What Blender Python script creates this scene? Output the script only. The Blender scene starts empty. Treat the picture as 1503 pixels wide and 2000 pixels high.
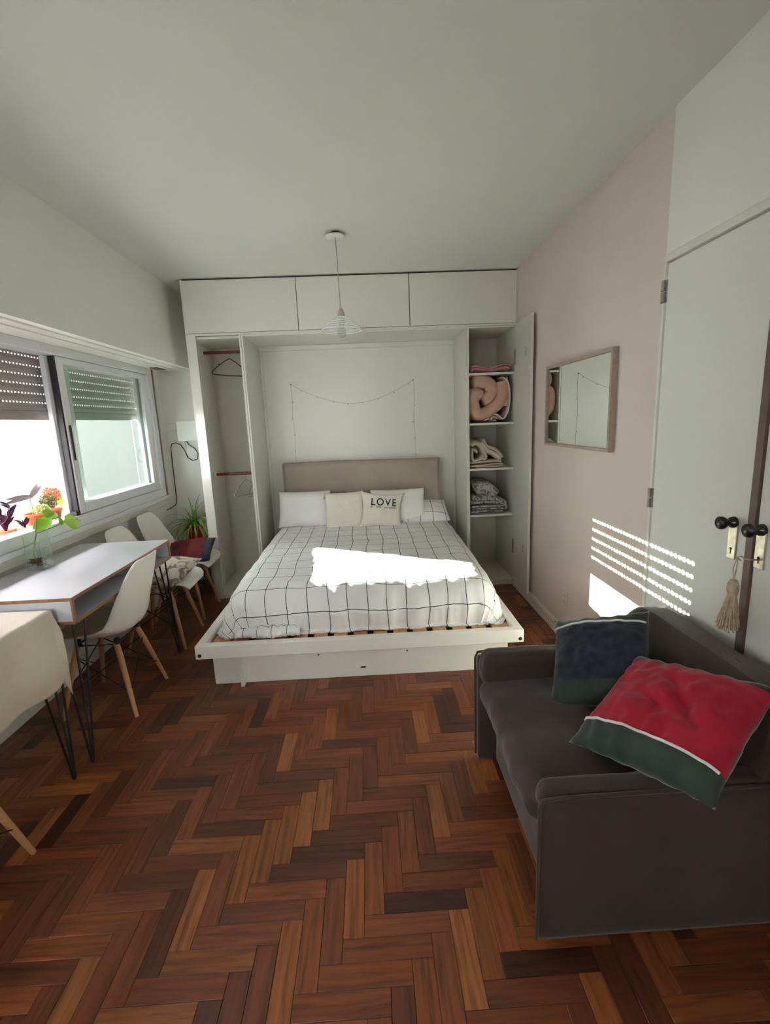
import bpy, bmesh, math, random
from mathutils import Vector, Matrix, noise
random.seed(7)
S = bpy.context.scene
COL = S.collection
PI = math.pi
# ------------------------------------------------------------ camera
cam_d = bpy.data.cameras.new('camera'); cam = bpy.data.objects.new('camera', cam_d); COL.objects.link(cam)
r_ = Vector((0.99854762, -0.03594774, -0.04012989)); u_ = Vector((0.04620427, 0.18829322, 0.9810254)); f_ = Vector((0.02770946, 0.98145475, -0.18968069))
cam.matrix_world = Matrix(((r_.x, u_.x, -f_.x, 0), (r_.y, u_.y, -f_.y, 0), (r_.z, u_.z, -f_.z, 1.4673), (0, 0, 0, 1)))
cam_d.sensor_fit = 'HORIZONTAL'; cam_d.sensor_width = 36.0; cam_d.lens = 920.578 / 1503 * 36.0
cam_d.clip_start = 0.02; cam_d.clip_end = 200
S.camera = cam
# ------------------------------------------------------------ world, sun, exposure
W = bpy.data.worlds.new('sky'); S.world = W; W.use_nodes = True
bg = W.node_tree.nodes['Background']; bg.inputs[0].default_value = (1.02, 0.975, 1.0, 1); bg.inputs[1].default_value = 9.0
SUN_DIR = Vector((1.0, -0.50, -0.309)).normalized()
sd = bpy.data.lights.new('sun', 'SUN'); sun = bpy.data.objects.new('sun', sd); COL.objects.link(sun)
sd.energy = 23.0; sd.angle = 0.004; sd.color = (1.0, 0.96, 0.90)
sun.rotation_euler = (-SUN_DIR).to_track_quat('Z', 'Y').to_euler(); sun.location = (-8, 8, 6)
pd = bpy.data.lights.new('window_portal', 'AREA'); po = bpy.data.objects.new('window_portal', pd); COL.objects.link(po)
pd.shape = 'RECTANGLE'; pd.size = 2.75; pd.size_y = 1.15; pd.cycles.is_portal = True
po2 = bpy.data.objects.new('window_portal', pd.copy()); COL.objects.link(po2); po2.data.size = 2.2
po2.matrix_world = Matrix(((0, 0, 1, -2.04), (1, 0, 0, .1), (0, 1, 0, 1.43), (0, 0, 0, 1)))
po3 = bpy.data.objects.new('window_portal', pd.copy()); COL.objects.link(po3); po3.data.size = .6; po3.data.size_y = .85
po3.matrix_world = Matrix(((-1, 0, 0, -1.025), (0, 0, 1, -2.03), (0, 1, 0, 1.45), (0, 0, 0, 1)))
po.matrix_world = Matrix(((0, 0, 1, -2.04), (1, 0, 0, 3.0), (0, 1, 0, 1.43), (0, 0, 0, 1)))
S.view_settings.view_transform = 'Standard'; S.view_settings.look = 'None'; S.view_settings.gamma = 1.0
S.view_settings.use_curve_mapping = False
S.view_settings.exposure = 2.1
S.cycles.max_bounces = 14; S.cycles.diffuse_bounces = 7; S.cycles.glossy_bounces = 4; S.cycles.transparent_max_bounces = 16
S.cycles.sample_clamp_indirect = 8.0; S.cycles.caustics_reflective = False; S.cycles.caustics_refractive = False

# ------------------------------------------------------------ materials
def mat(name, col, rough=0.6, spec=0.5, var=0.06, vscale=6.0, bump=0.0, bscale=60.0, metal=0.0, sheen=0.0, stretch=None, coat=0.0):
    m = bpy.data.materials.new(name); m.use_nodes = True; nt = m.node_tree; N = nt.nodes; L = nt.links
    b = N['Principled BSDF']; b.inputs['Roughness'].default_value = rough; b.inputs['Metallic'].default_value = metal
    b.inputs['Specular IOR Level'].default_value = spec
    if sheen: b.inputs['Sheen Weight'].default_value = sheen; b.inputs['Sheen Roughness'].default_value = 0.4
    if coat: b.inputs['Coat Weight'].default_value = coat; b.inputs['Coat Roughness'].default_value = 0.15
    tc = N.new('ShaderNodeTexCoord'); src = tc.outputs['Object']
    if stretch:
        mp = N.new('ShaderNodeMapping'); mp.inputs['Scale'].default_value = stretch; L.new(src, mp.inputs['Vector']); src = mp.outputs['Vector']
    nz = N.new('ShaderNodeTexNoise'); nz.inputs['Scale'].default_value = vscale; nz.inputs['Detail'].default_value = 4; L.new(src, nz.inputs['Vector'])
    rp = N.new('ShaderNodeValToRGB'); rp.color_ramp.elements[0].position = 0.3; rp.color_ramp.elements[1].position = 0.7
    rp.color_ramp.elements[0].color = (*[max(0, c * (1 - var)) for c in col], 1); rp.color_ramp.elements[1].color = (*[min(1, c * (1 + var)) for c in col], 1)
    L.new(nz.outputs['Fac'], rp.inputs['Fac']); L.new(rp.outputs['Color'], b.inputs['Base Color'])
    if bump:
        n2 = N.new('ShaderNodeTexNoise'); n2.inputs['Scale'].default_value = bscale; n2.inputs['Detail'].default_value = 3; L.new(src, n2.inputs['Vector'])
        bp = N.new('ShaderNodeBump'); bp.inputs['Strength'].default_value = bump; bp.inputs['Distance'].default_value = 0.004
        L.new(n2.outputs['Fac'], bp.inputs['Height']); L.new(bp.outputs['Normal'], b.inputs['Normal'])
    return m
def glass(name, tint, refl=1.0):
    m = bpy.data.materials.new(name); m.use_nodes = True; nt = m.node_tree; N = nt.nodes; L = nt.links; N.clear()
    o = N.new('ShaderNodeOutputMaterial'); t = N.new('ShaderNodeBsdfTransparent'); t.inputs[0].default_value = (*tint, 1)
    g = N.new('ShaderNodeBsdfGlossy'); g.inputs['Roughness'].default_value = 0.02; fr = N.new('ShaderNodeLayerWeight'); fr.inputs['Blend'].default_value = .5
    pw = N.new('ShaderNodeMath'); pw.operation = 'POWER'; pw.inputs[1].default_value = 4.0; L.new(fr.outputs['Facing'], pw.inputs[0])
    mu = N.new('ShaderNodeMath'); mu.operation = 'MULTIPLY_ADD'; mu.inputs[1].default_value = .7 * refl; mu.inputs[2].default_value = .035 * refl; mx = N.new('ShaderNodeMixShader')
    L.new(pw.outputs[0], mu.inputs[0]); L.new(mu.outputs[0], mx.inputs[0]); L.new(t.outputs[0], mx.inputs[1]); L.new(g.outputs[0], mx.inputs[2]); L.new(mx.outputs[0], o.inputs[0])
    return m
M = dict(
    wall=mat('wall_paint', (.76, .745, .72), .75, .3, .02, 2, .12, 120),
    ceil=mat('ceiling_paint', (.66, .65, .625), .8, .3, .02, 2, .1, 120),
    mauve=mat('mauve_paint', (.66, .57, .53), .7, .3, .03, 2.5, .12, 120),
    cab=mat('white_lacquer', (.67, .65, .60), .32, .5, .02, 3, .02, 30),
    gloss=mat('gloss_lacquer', (.69, .68, .635), .10, 1.0, .02, 3, coat=1.0),
    cabin=mat('cabinet_lining', (.60, .57, .50), .5, .4, .05, 3),
    door=mat('door_paint', (.72, .71, .68), .42, .4, .02, 3, .03, 30),
    base=mat('baseboard_paint', (.72, .70, .65), .4, .5, .03, 5),
    wedge=mat('brown_edge', (.17, .11, .095), .5, .4, .15, 20),
    alum=mat('painted_aluminium', (.74, .74, .78), .35, .5, .02, 3),
    dkalum=mat('dark_seal', (.02, .018, .022), .5, .4, .1, 10),
    jamb=mat('jamb_wood', (.30, .20, .15), .6, .3, .2, 15),
    shut=mat('shutter_plastic', (.34, .305, .29), .55, .4, .08, 5),
    frame=mat('bed_lacquer', (.86, .84, .80), .3, .5, .02, 3),
    slat=mat('pine_slat', (.58, .30, .14), .45, .4, .2, 3, .05, 40, stretch=(12, 1.2, 12)),
    bolt=mat('black_bolt', (.01, .01, .01), .4, .5),
    head=mat('headboard_linen', (.36, .30, .255), .9, .2, .08, 4, .4, 400, sheen=.2),
    pillow=mat('pillow_cotton', (.82, .81, .81), .9, .2, .03, 5, .2, 250, sheen=.2),
    canvas=mat('natural_canvas', (.76, .71, .63), .9, .2, .04, 6, .4, 420, sheen=.2),
    ink=mat('black_ink', (.012, .012, .012), .8, .2),
    velvet=mat('brown_velvet', (.062, .041, .033), .75, .25, .22, 3.5, .15, 300, sheen=.35),
    green=mat('green_velvet', (.026, .042, .030), .7, .3, .3, 8, .2, 250, sheen=.5),
    navy=mat('navy_knit', (.030, .033, .050), .95, .15, .3, 30, .5, 500, sheen=.3),
    red=mat('crimson_felt', (.40, .014, .034), .9, .2, .12, 5, .4, 450, sheen=.25),
    piping=mat('white_piping', (.75, .74, .74), .7, .3),
    shell=mat('white_shell', (.84, .81, .76), .35, .5, .01, 3),
    beech=mat('beech_leg', (.56, .29, .14), .45, .4, .12, 8, stretch=(3, 3, .6)),
    black=mat('black_steel', (.012, .012, .014), .4, .5),
    top=mat('white_laminate', (.60, .61, .66), .28, .5, .01, 3),
    ply=mat('plywood_edge', (.33, .16, .085), .6, .3, .35, 60, stretch=(1, 1, 6)),
    cloth=mat('cream_tablecloth', (.78, .71, .60), .92, .2, .04, 6, .35, 380, sheen=.15),
    red_pot=mat('red_pot', (.62, .02, .012), .35, .5),
    terra=mat('terracotta', (.62, .17, .07), .8, .2, .1, 12),
    soil=mat('soil', (.05, .03, .02), 1, .1, .4, 40, .6, 80),
    leaf=mat('spider_leaf', (.20, .40, .06), .45, .4, .3, 6),
    leafy=mat('pale_dry_leaf', (.50, .42, .17), .6, .3, .2, 6),
    pothos=mat('pothos_leaf', (.36, .66, .06), .35, .5, .12, 9),
    stem=mat('green_stem', (.16, .22, .06), .5, .4, .2, 12),
    root=mat('brown_root', (.19, .075, .03), .8, .2, .3, 30),
    purple=mat('purple_leaf', (.10, .008, .055), .5, .4, .3, 10),
    mauveleaf=mat('mauve_leaf', (.34, .25, .27), .5, .4, .15, 10),
    succ=mat('pale_succulent', (.52, .58, .24), .6, .3, .3, 30),
    sedum=mat('bronze_sedum', (.50, .20, .10), .6, .3, .5, 40),
    yell=mat('yellow_sedum', (.75, .48, .06), .6, .3, .3, 40),
    sedgr=mat('olive_sedum', (.16, .17, .06), .6, .3, .3, 40),
    redwood=mat('red_rod', (.16, .012, .015), .35, .5),
    wire=mat('grey_wire', (.36, .36, .33), .6, .3),
    whitep=mat('white_plastic', (.74, .74, .71), .4, .5, .01),
    whitem=mat('white_metal', (.80, .82, .82), .35, .5, .01),
    socket=mat('lamp_socket', (.50, .42, .38), .5, .4),
    brass=mat('worn_brass', (.62, .52, .40), .35, .5, .25, 40, metal=.8),
    steel=mat('dull_steel', (.36, .33, .31), .4, .5, .15, 30, metal=.7),
    knob=mat('dark_knob', (.045, .035, .035), .22, .6, .2, 20, metal=.5),
    tassel=mat('jute_yarn', (.55, .43, .31), .95, .1, .25, 60, .5, 300),
    pinkb=mat('pink_plush', (.50, .19, .22), .95, .1, .25, 18, .5, 200, sheen=.4),
    comf=mat('rose_comforter', (.53, .33, .255), .85, .2, .08, 6, .2, 150, sheen=.2),
    lining=mat('pale_lining', (.62, .52, .47), .85, .2, .05, 6),
    beige=mat('beige_blanket', (.52, .46, .36), .95, .1, .12, 12, .4, 200),
    mframe=mat('mirror_frame_wood', (.40, .31, .255), .45, .4, .1, 10, stretch=(8, 1, 8)),
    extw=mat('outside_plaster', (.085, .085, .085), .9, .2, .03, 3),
    extg=mat('outside_ground', (.2, .2, .19), .95, .1, .1, 3),
    foliage=mat('outside_foliage', (.13, .34, .10), .7, .2, .4, 2),
    strip=mat('stool_wood', (.30, .17, .10), .6, .3, .2, 10, stretch=(2, 10, 2)),
)
M['glass'] = glass('window_glass', (.91, .955, .93), 1.0)
M['vase'] = glass('vase_glass', (.965, .985, .98), 1.6)
M['bulb'] = glass('bulb_glass', (.93, .93, .92), 1.5)
def water_mat():
    m = glass('vase_water', (.96, .985, .965), .8); return m
M['water'] = water_mat()
M['gedge'] = glass('vase_glass_edge', (.90, .95, .94), 3.0)
mm = bpy.data.materials.new('mirror_silver'); mm.use_nodes = True
_b = mm.node_tree.nodes['Principled BSDF']; _b.inputs['Base Color'].default_value = (.80, .84, .80, 1); _b.inputs['Metallic'].default_value = 1; _b.inputs['Roughness'].default_value = .012
M['mirror'] = mm
def grid_mat(name, base, line, step, lw, bumpy=True, step2=None, lw2=None):
    m = mat(name, base, .9, .2, .03, 5, .25, 260, sheen=.15); nt = m.node_tree; N = nt.nodes; L = nt.links; b = N['Principled BSDF']
    uv = N.new('ShaderNodeTexCoord'); sp = N.new('ShaderNodeSeparateXYZ'); L.new(uv.outputs['UV'], sp.inputs[0]); outs = []
    for i, (s_, l_) in enumerate(((step, lw), (step2 or step, lw2 or lw))):
        a = N.new('ShaderNodeMath'); a.operation = 'DIVIDE'; a.inputs[1].default_value = s_; L.new(sp.outputs[i], a.inputs[0])
        f = N.new('ShaderNodeMath'); f.operation = 'FRACT'; L.new(a.outputs[0], f.inputs[0])
        c = N.new('ShaderNodeMath'); c.operation = 'SUBTRACT'; c.inputs[1].default_value = .5; L.new(f.outputs[0], c.inputs[0])
        d = N.new('ShaderNodeMath'); d.operation = 'ABSOLUTE'; L.new(c.outputs[0], d.inputs[0])
        g = N.new('ShaderNodeMath'); g.operation = 'LESS_THAN'; g.inputs[1].default_value = l_ / s_ / 2; L.new(d.outputs[0], g.inputs[0]); outs.append(g)
    mxm = N.new('ShaderNodeMath'); mxm.operation = 'MAXIMUM'; L.new(outs[0].outputs[0], mxm.inputs[0]); L.new(outs[1].outputs[0], mxm.inputs[1])
    mx = N.new('ShaderNodeMixRGB'); old = b.inputs['Base Color'].links[0].from_socket
    L.new(mxm.outputs[0], mx.inputs[0]); L.new(old, mx.inputs[1]); mx.inputs[2].default_value = (*line, 1); L.new(mx.outputs[0], b.inputs['Base Color'])
    return m
M['duvet'] = grid_mat('grid_duvet_cotton', (.84, .835, .85), (.02, .02, .022), .115, .0042, step2=.155, lw2=.0036)
def leafprint_mat(name, base, dark, scale):
    m = mat(name, base, .9, .2, .03, 5, .3, 260); nt = m.node_tree; N = nt.nodes; L = nt.links; b = N['Principled BSDF']
    tc = N.new('ShaderNodeTexCoord'); w = N.new('ShaderNodeTexNoise'); w.inputs['Scale'].default_value = scale; w.inputs['Detail'].default_value = 5; w.inputs['Distortion'].default_value = 2.0
    L.new(tc.outputs['Object'], w.inputs['Vector']); rp = N.new('ShaderNodeValToRGB'); rp.color_ramp.elements[0].position = .50; rp.color_ramp.elements[1].position = .58
    L.new(w.outputs['Fac'], rp.inputs[0]); mx = N.new('ShaderNodeMixRGB'); old = b.inputs['Base Color'].links[0].from_socket
    L.new(rp.outputs[0], mx.inputs[0]); L.new(old, mx.inputs[1]); mx.inputs[2].default_value = (*dark, 1); L.new(mx.outputs[0], b.inputs['Base Color']); return m
M['leafprint'] = leafprint_mat('leaf_print_linen', (.68, .62, .53), (.24, .19, .16), 9)
M['quiltprint'] = leafprint_mat('blue_leaf_print_quilt', (.44, .40, .37), (.12, .13, .19), 22)
M['darkprint'] = leafprint_mat('maroon_navy_print', (.17, .02, .02), (.03, .03, .07), 6)

# parquet tones: per-plank colour with long grain along U
TONES = [(.200, .056, .018), (.165, .044, .014), (.250, .078, .023), (.110, .030, .011), (.330, .112, .034), (.068, .020, .011), (.215, .062, .024), (.275, .088, .024), (.135, .038, .016), (.175, .050, .016)]
def plank_mat(i, col):
    m = bpy.data.materials.new('parquet_wood_%d' % i); m.use_nodes = True; nt = m.node_tree; N = nt.nodes; L = nt.links; b = N['Principled BSDF']
    b.inputs['Specular IOR Level'].default_value = .5
    tc = N.new('ShaderNodeTexCoord'); oi = N.new('ShaderNodeObjectInfo'); mp = N.new('ShaderNodeMapping'); mp.inputs['Scale'].default_value = (5, 70, 1)
    cb = N.new('ShaderNodeCombineXYZ'); mu = N.new('ShaderNodeMath'); mu.operation = 'MULTIPLY'; mu.inputs[1].default_value = 37.0
    L.new(oi.outputs['Random'], mu.inputs[0]); L.new(mu.outputs[0], cb.inputs[0]); L.new(mu.outputs[0], cb.inputs[2]); ad = N.new('ShaderNodeVectorMath'); ad.operation = 'ADD'
    L.new(tc.outputs['UV'], mp.inputs[0]); L.new(mp.outputs[0], ad.inputs[0]); L.new(cb.outputs[0], ad.inputs[1])
    nz = N.new('ShaderNodeTexNoise'); nz.inputs['Scale'].default_value = 1.0; nz.inputs['Detail'].default_value = 6; nz.inputs['Distortion'].default_value = .6; L.new(ad.outputs[0], nz.inputs['Vector'])
    rp = N.new('ShaderNodeValToRGB'); e = rp.color_ramp.elements; e[0].position = .28; e[1].position = .72
    e[0].color = (*[c * .45 for c in col], 1); e[1].color = (*[min(1, c * 1.35) for c in col], 1); k = e.new(.5); k.color = (*col, 1)
    L.new(nz.outputs['Fac'], rp.inputs[0])
    hs = N.new('ShaderNodeHueSaturation'); mr = N.new('ShaderNodeMapRange'); mr.inputs['To Min'].default_value = .78; mr.inputs['To Max'].default_value = 1.22
    L.new(oi.outputs['Random'], mr.inputs['Value']); L.new(mr.outputs[0], hs.inputs['Value']); L.new(rp.outputs[0], hs.inputs['Color']); L.new(hs.outputs[0], b.inputs['Base Color'])
    n2 = N.new('ShaderNodeTexNoise'); n2.inputs['Scale'].default_value = 5; n2.inputs['Detail'].default_value = 3; ge = N.new('ShaderNodeNewGeometry'); L.new(ge.outputs['Position'], n2.inputs['Vector'])
    m2 = N.new('ShaderNodeMapRange'); m2.inputs['To Min'].default_value = .28; m2.inputs['To Max'].default_value = .46; L.new(n2.outputs['Fac'], m2.inputs['Value']); L.new(m2.outputs[0], b.inputs['Roughness'])
    bp = N.new('ShaderNodeBump'); bp.inputs['Strength'].default_value = .12; bp.inputs['Distance'].default_value = .003; L.new(nz.outputs['Fac'], bp.inputs['Height']); L.new(bp.outputs[0], b.inputs['Normal'])
    return m
PLANKS = [plank_mat(i, c) for i, c in enumerate(TONES)]
M['joint'] = mat('dark_floor_joint', (.018, .010, .007), .8, .2)

# ------------------------------------------------------------ mesh helpers
def wpos(o):
    p = Vector((0, 0, 0))
    while o is not None: p = p + Vector(o.location); o = o.parent
    return p
def props(o, label=None, cat=None, group=None, kind=None):
    if label: o['label'] = label
    if cat: o['category'] = cat
    if group: o['group'] = group
    if kind: o['kind'] = kind
    return o
def thing(name, label, cat, loc=(0, 0, 0), rz=0, group=None):
    o = bpy.data.objects.new(name, None); o.empty_display_size = .05; COL.objects.link(o); o.location = loc; o.rotation_euler = (0, 0, rz)
    return props(o, label, cat, group)
class MB:
    def __init__(s): s.v = []; s.f = []; s.uv = {}; s.sm = []; s.mi = []
    def add(s, vs, fs, smooth=False, mi=0, uvs=None):
        o = len(s.v); s.v += [tuple(p) for p in vs]
        for k, f in enumerate(fs):
            s.f.append([i + o for i in f]); s.sm.append(smooth); s.mi.append(mi)
            if uvs: s.uv[len(s.f) - 1] = [uvs[i] for i in f]
        return s
    def box(s, x0, x1, y0, y1, z0, z1, r=0.0, seg=2, mi=0):
        if x0 > x1: x0, x1 = x1, x0
        if y0 > y1: y0, y1 = y1, y0
        if z0 > z1: z0, z1 = z1, z0
        if r <= 0:
            vs = [(x, y, z) for z in (z0, z1) for y in (y0, y1) for x in (x0, x1)]
            return s.add(vs, [(0, 2, 3, 1), (4, 5, 7, 6), (0, 1, 5, 4), (2, 6, 7, 3), (0, 4, 6, 2), (1, 3, 7, 5)], mi=mi)
        bm = bmesh.new(); bmesh.ops.create_cube(bm, size=1)
        for v in bm.verts: v.co = Vector(((x0 + x1) / 2 + v.co.x * (x1 - x0), (y0 + y1) / 2 + v.co.y * (y1 - y0), (z0 + z1) / 2 + v.co.z * (z1 - z0)))
        r = min(r, .49 * min(x1 - x0, y1 - y0, z1 - z0))
        bmesh.ops.bevel(bm, geom=bm.edges[:], offset=r, segments=seg, affect='EDGES', profile=.5)
        bm.verts.index_update(); s.add([v.co for v in bm.verts], [[v.index for v in f.verts] for f in bm.faces], smooth=seg > 1, mi=mi); bm.free(); return s
    def tube(s, pts, r, n=8, cap=True, closed=False, smooth=True):
        pts = [Vector(p) for p in pts]; m = len(pts); rr = r if isinstance(r, (list, tuple)) else [r] * m
        vs = []; up = None
        for i, p in enumerate(pts):
            if closed: t = pts[(i + 1) % m] - pts[i - 1]
            else: t = pts[min(i + 1, m - 1)] - pts[max(i - 1, 0)]
            t.normalize()
            if up is None: a = Vector((0, 0, 1)) if abs(t.z) < .9 else Vector((1, 0, 0)); up = t.cross(a).normalized()
            up = (up - t * up.dot(t)); up = up.normalized() if up.length > 1e-6 else t.orthogonal().normalized()
            w = t.cross(up)
            for k in range(n):
                a = 2 * PI * k / n; vs.append(p + (up * math.cos(a) + w * math.sin(a)) * rr[i])
        fs = []
        for i in range(m if closed else m - 1):
            j = (i + 1) % m
            for k in range(n): fs.append((i * n + k, i * n + (k + 1) % n, j * n + (k + 1) % n, j * n + k))
        s.add(vs, fs, smooth)
        if cap and not closed:
            s.add(vs[:n], [list(range(n))[::-1]]); s.add(vs[-n:], [list(range(n))])
        return s
    def lathe(s, prof, n=24, c=(0, 0, 0), ax='z', smooth=True):
        vs = []
        for (r, h) in prof:
            for k in range(n):
                a = 2 * PI * k / n; x, y = r * math.cos(a), r * math.sin(a)
                p = {'z': (x, y, h), 'x': (h, x, y), 'y': (x, h, y)}[ax]; vs.append((c[0] + p[0], c[1] + p[1], c[2] + p[2]))
        fs = [(i * n + k, i * n + (k + 1) % n, (i + 1) * n + (k + 1) % n, (i + 1) * n + k) for i in range(len(prof) - 1) for k in range(n)]
        return s.add(vs, fs, smooth)
    def grid(s, fn, nu, nv, uvfn=None, smooth=True, cu=False, mi=0, mfn=None):
        vs = []; uvs = []
        for i in range(nu + 1):
            for j in range(nv + 1):
                vs.append(fn(i / nu, j / nv)); uvs.append(uvfn(i / nu, j / nv) if uvfn else (i / nu, j / nv))
        fs = [(i * (nv + 1) + j, (i + 1) * (nv + 1) + j, (i + 1) * (nv + 1) + j + 1, i * (nv + 1) + j + 1) for i in range(nu) for j in range(nv)]
        st = len(s.f); s.add(vs, fs, smooth, mi, uvs)
        if mfn:
            for k in range(nu * nv): s.mi[st + k] = mfn((k // nv + .5) / nu, (k % nv + .5) / nv)
        return s
    def build(s, name, m, parent=None, local=False, mods=None, kind=None, label=None, merge=False):
        me = bpy.data.meshes.new(name); off = Vector((0, 0, 0)) if (local or parent is None) else wpos(parent)
        me.from_pydata([Vector(p) - off for p in s.v], [], s.f)
        for mt in (m if isinstance(m, (list, tuple)) else [m]): me.materials.append(mt)
        me.polygons.foreach_set('use_smooth', s.sm); me.polygons.foreach_set('material_index', s.mi)
        if s.uv:
            ul = me.uv_layers.new(name='UVMap')
            for fi, u in s.uv.items():
                p = me.polygons[fi]
                for k, li in enumerate(p.loop_indices): ul.data[li].uv = u[k]
        bm = bmesh.new(); bm.from_mesh(me)
        if merge: bmesh.ops.remove_doubles(bm, verts=bm.verts, dist=1e-5)
        bmesh.ops.recalc_face_normals(bm, faces=bm.faces); bm.to_mesh(me); bm.free()
        o = bpy.data.objects.new(name, me); COL.objects.link(o)
        if parent is not None: o.parent = parent
        if kind: o['kind'] = kind
        if label: o['label'] = label
        return o
def bx(name, m, parent, *a, r=0.002, seg=1, **k): return MB().box(*a, r=r, seg=seg).build(name, m, parent, **k)
def struct(name, mb, m): return mb.build(name, m, kind='structure')
def copy_tree(o, parent=None):
    c = o.copy(); COL.objects.link(c)
    if parent is not None: c.parent = parent
    for ch in o.children: copy_tree(ch, c)
    return c
def fbm(p, s=1.0): return noise.noise(Vector(p) * s)

# ------------------------------------------------------------ room shell
H = 2.6; XR = 1.233; XL = -1.87; D = 3.943; YB = 4.52; YF = -1.9
WY0, WY1, WZ0, WZ1 = 1.62, 4.30, .885, 1.99
struct('ceiling', MB().box(XL - .25, XR + .15, YF - .1, YB + .12, H, H + .15), M['ceil'])
struct('wall_back', MB().box(XL - .25, XR + .15, YB, YB + .12, -.1, H), M['wall'])
wf = MB(); wf.box(XL - .25, -1.3, YF - .12, YF, -.1, H); wf.box(-.75, XR + .15, YF - .12, YF, -.1, H); wf.box(-1.3, -.75, YF - .12, YF, 1.85, H); wf.box(-1.3, -.75, YF - .12, YF, -.1, 1.05)
struct('wall_front', wf, M['wall'])
wl = MB(); wl.box(XL - .17, XL, YF, YB, -.1, WZ0); wl.box(XL - .17, XL, YF, -1.0, WZ0, H); wl.box(XL - .17, XL, 1.2, WY0, WZ0, H); wl.box(XL - .17, XL, -1.0, 1.2, WZ1 + .04, H); wl.box(XL - .17, XL, WY1 + .10, YB, WZ0, H); wl.box(XL - .17, XL, WY0, WY1 + .10, WZ1 + .04, H)
struct('wall_left', wl, M['wall'])
wr = MB(); wr.box(XR, XR + .12, 2.013, YB, -.1, H); struct('wall_right', wr, M['mauve'])
wd = MB(); wd.box(XR + .012, XR + .12, YF, 2.013, -.1, H); wd.box(XR - .004, XR + .012, YF, 2.013, 2.075, H); struct('wall_right', wd, M['wall'])
# shutter box: boxed-in housing above the window along the whole left wall
bxm = MB(); bxm.box(XL + .001, -1.553, YF, YB - .001, 1.99, H - .0005)
struct('wall_shutter_box', bxm, M['wall'])
struct('trim_1', MB().box(XL + .05, -1.60, 1.5, 4.42, 1.981, 1.9895), M['base'])
struct('trim_2', MB().box(-1.70, -1.665, 1.5, 4.30, 1.974, 1.981), M['base'])
struct('trim_3', MB().box(-1.78, -1.72, 4.12, 4.30, 1.9735, 1.980), M['wedge'])
struct('baseboard_left', MB().box(XL, XL + .018, YF, YB, 0, .085).box(XL, XL + .012, YF, YB, .085, .10), M['base'])
struct('baseboard_back', MB().box(XL + .02, -1.40, YB - .018, YB, 0, .085), M['base'])
struct('baseboard_right', MB().box(XR - .018, XR, 2.02, D - .02, 0, .07).box(XR - .012, XR, 2.02, D - .02, .07, .082).box(XR - .022, XR, 2.02, D - .02, 0, .025), M['base'])
# door casing and the two door leaves on the right
struct('trim_4', MB().box(XR - .012, XR + .02, YF, 2.013, 2.045, 2.075, .003).box(XR - .010, XR + .02, 1.998, 2.013, 0, 2.045, .002), M['base'])

def hinge(parent, y, z, h=.085):
    m = MB(); m.tube([(XR - .014, y, z - h / 2), (XR - .014, y, z - .002)], .008, 8); m.tube([(XR - .014, y, z + .002), (XR - .014, y, z + h / 2)], .008, 8)
    m.box(XR - .008, XR - .004, y - .014, y + .010, z - h / 2, z + h / 2)
    return m.build('hinge', M['steel'], parent)
def lock(parent, y):
    kb = MB(); kb.lathe([(0, XR - .062), (.017, XR - .062), (.022, XR - .058), (.0225, XR - .048), (.018, XR - .040), (.009, XR - .036), (.0085, XR - .022), (.018, XR - .018), (.020, XR - .006)], 20, (0, y, 1.082), 'x')
    kb.build('knob', M['knob'], parent)
    pl = MB(); pl.box(XR - .0095, XR - .004, y - .019, y + .019, .955, 1.075, .002, 1); pl.build('lock_plate', M['brass'], parent)
    kh = MB(); kh.lathe([(0, XR - .0105), (.005, XR - .0105), (.005, XR - .009)], 10, (0, y, .99), 'x'); kh.box(XR - .0105, XR - .009, y - .0018, y + .0018, .972, .99)
    kh.build('keyhole', M['bolt'], parent)
def door_leaf(name, y0, y1, hinges, ky):
    o = MB().box(XR - .004, XR + .030, y0, y1, .012, 2.038, .002, 1).build(name, M['door'], kind='structure')
    for z in hinges: hinge(o, 2.004, z)
    lock(o, ky); return o
door_leaf('door_1', 1.462, 1.994, (1.935, 1.09, .28), 1.522)
d2 = MB().box(XR - .004, XR + .030, .93, 1.428, .012, 2.038, .002, 1).build('door_2', M['door'], kind='structure')
lock(d2, 1.405)
struct('trim_5', MB().box(XR - .012, XR + .030, 1.431, 1.459, .012, 2.040), M['wedge'])
d3 = MB().box(XR - .004, XR + .030, -1.0, .90, .012, 2.038, .002, 1).build('door_3', M['door'], kind='structure')

# ------------------------------------------------------------ parquet floor (herringbone, one object per block)
floor = MB().box(XL - .17, XR + .12, YF, YB, -.10, -.006).build('floor', M['joint'], kind='structure')
wx, wy, Lh = .0615, .0630, .2555
PX = Lh + 4 * wx; X0, Y0 = -.079, 1.111
gap = .0012
def plank_mesh(mb, x0, x1, y0, y1, along_x, z0=-.006, z1=0.0, mi=0, dz=0.0):
    c = .0008; u0 = random.random() * 9
    vs = [(x0, y0, z0), (x1, y0, z0), (x1, y1, z0), (x0, y1, z0), (x0, y0, z1 - c), (x1, y0, z1 - c), (x1, y1, z1 - c), (x0, y1, z1 - c),
          (x0 + c, y0 + c, z1), (x1 - c, y0 + c, z1), (x1 - c, y1 - c, z1), (x0 + c, y1 - c, z1)]
    fs = [(8, 9, 10, 11), (4, 5, 9, 8), (5, 6, 10, 9), (6, 7, 11, 10), (7, 4, 8, 11), (0, 1, 5, 4), (1, 2, 6, 5), (2, 3, 7, 6), (3, 0, 4, 7)]
    uv = [((p[0] + u0, p[1]) if along_x else (p[1] + u0, p[0])) for p in vs]
    mb.add(vs, fs, False, mi, uv)
fx0, fx1, fy0, fy1 = XL + .002, XR - .002, YF, YB - .005
cells = []
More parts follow.
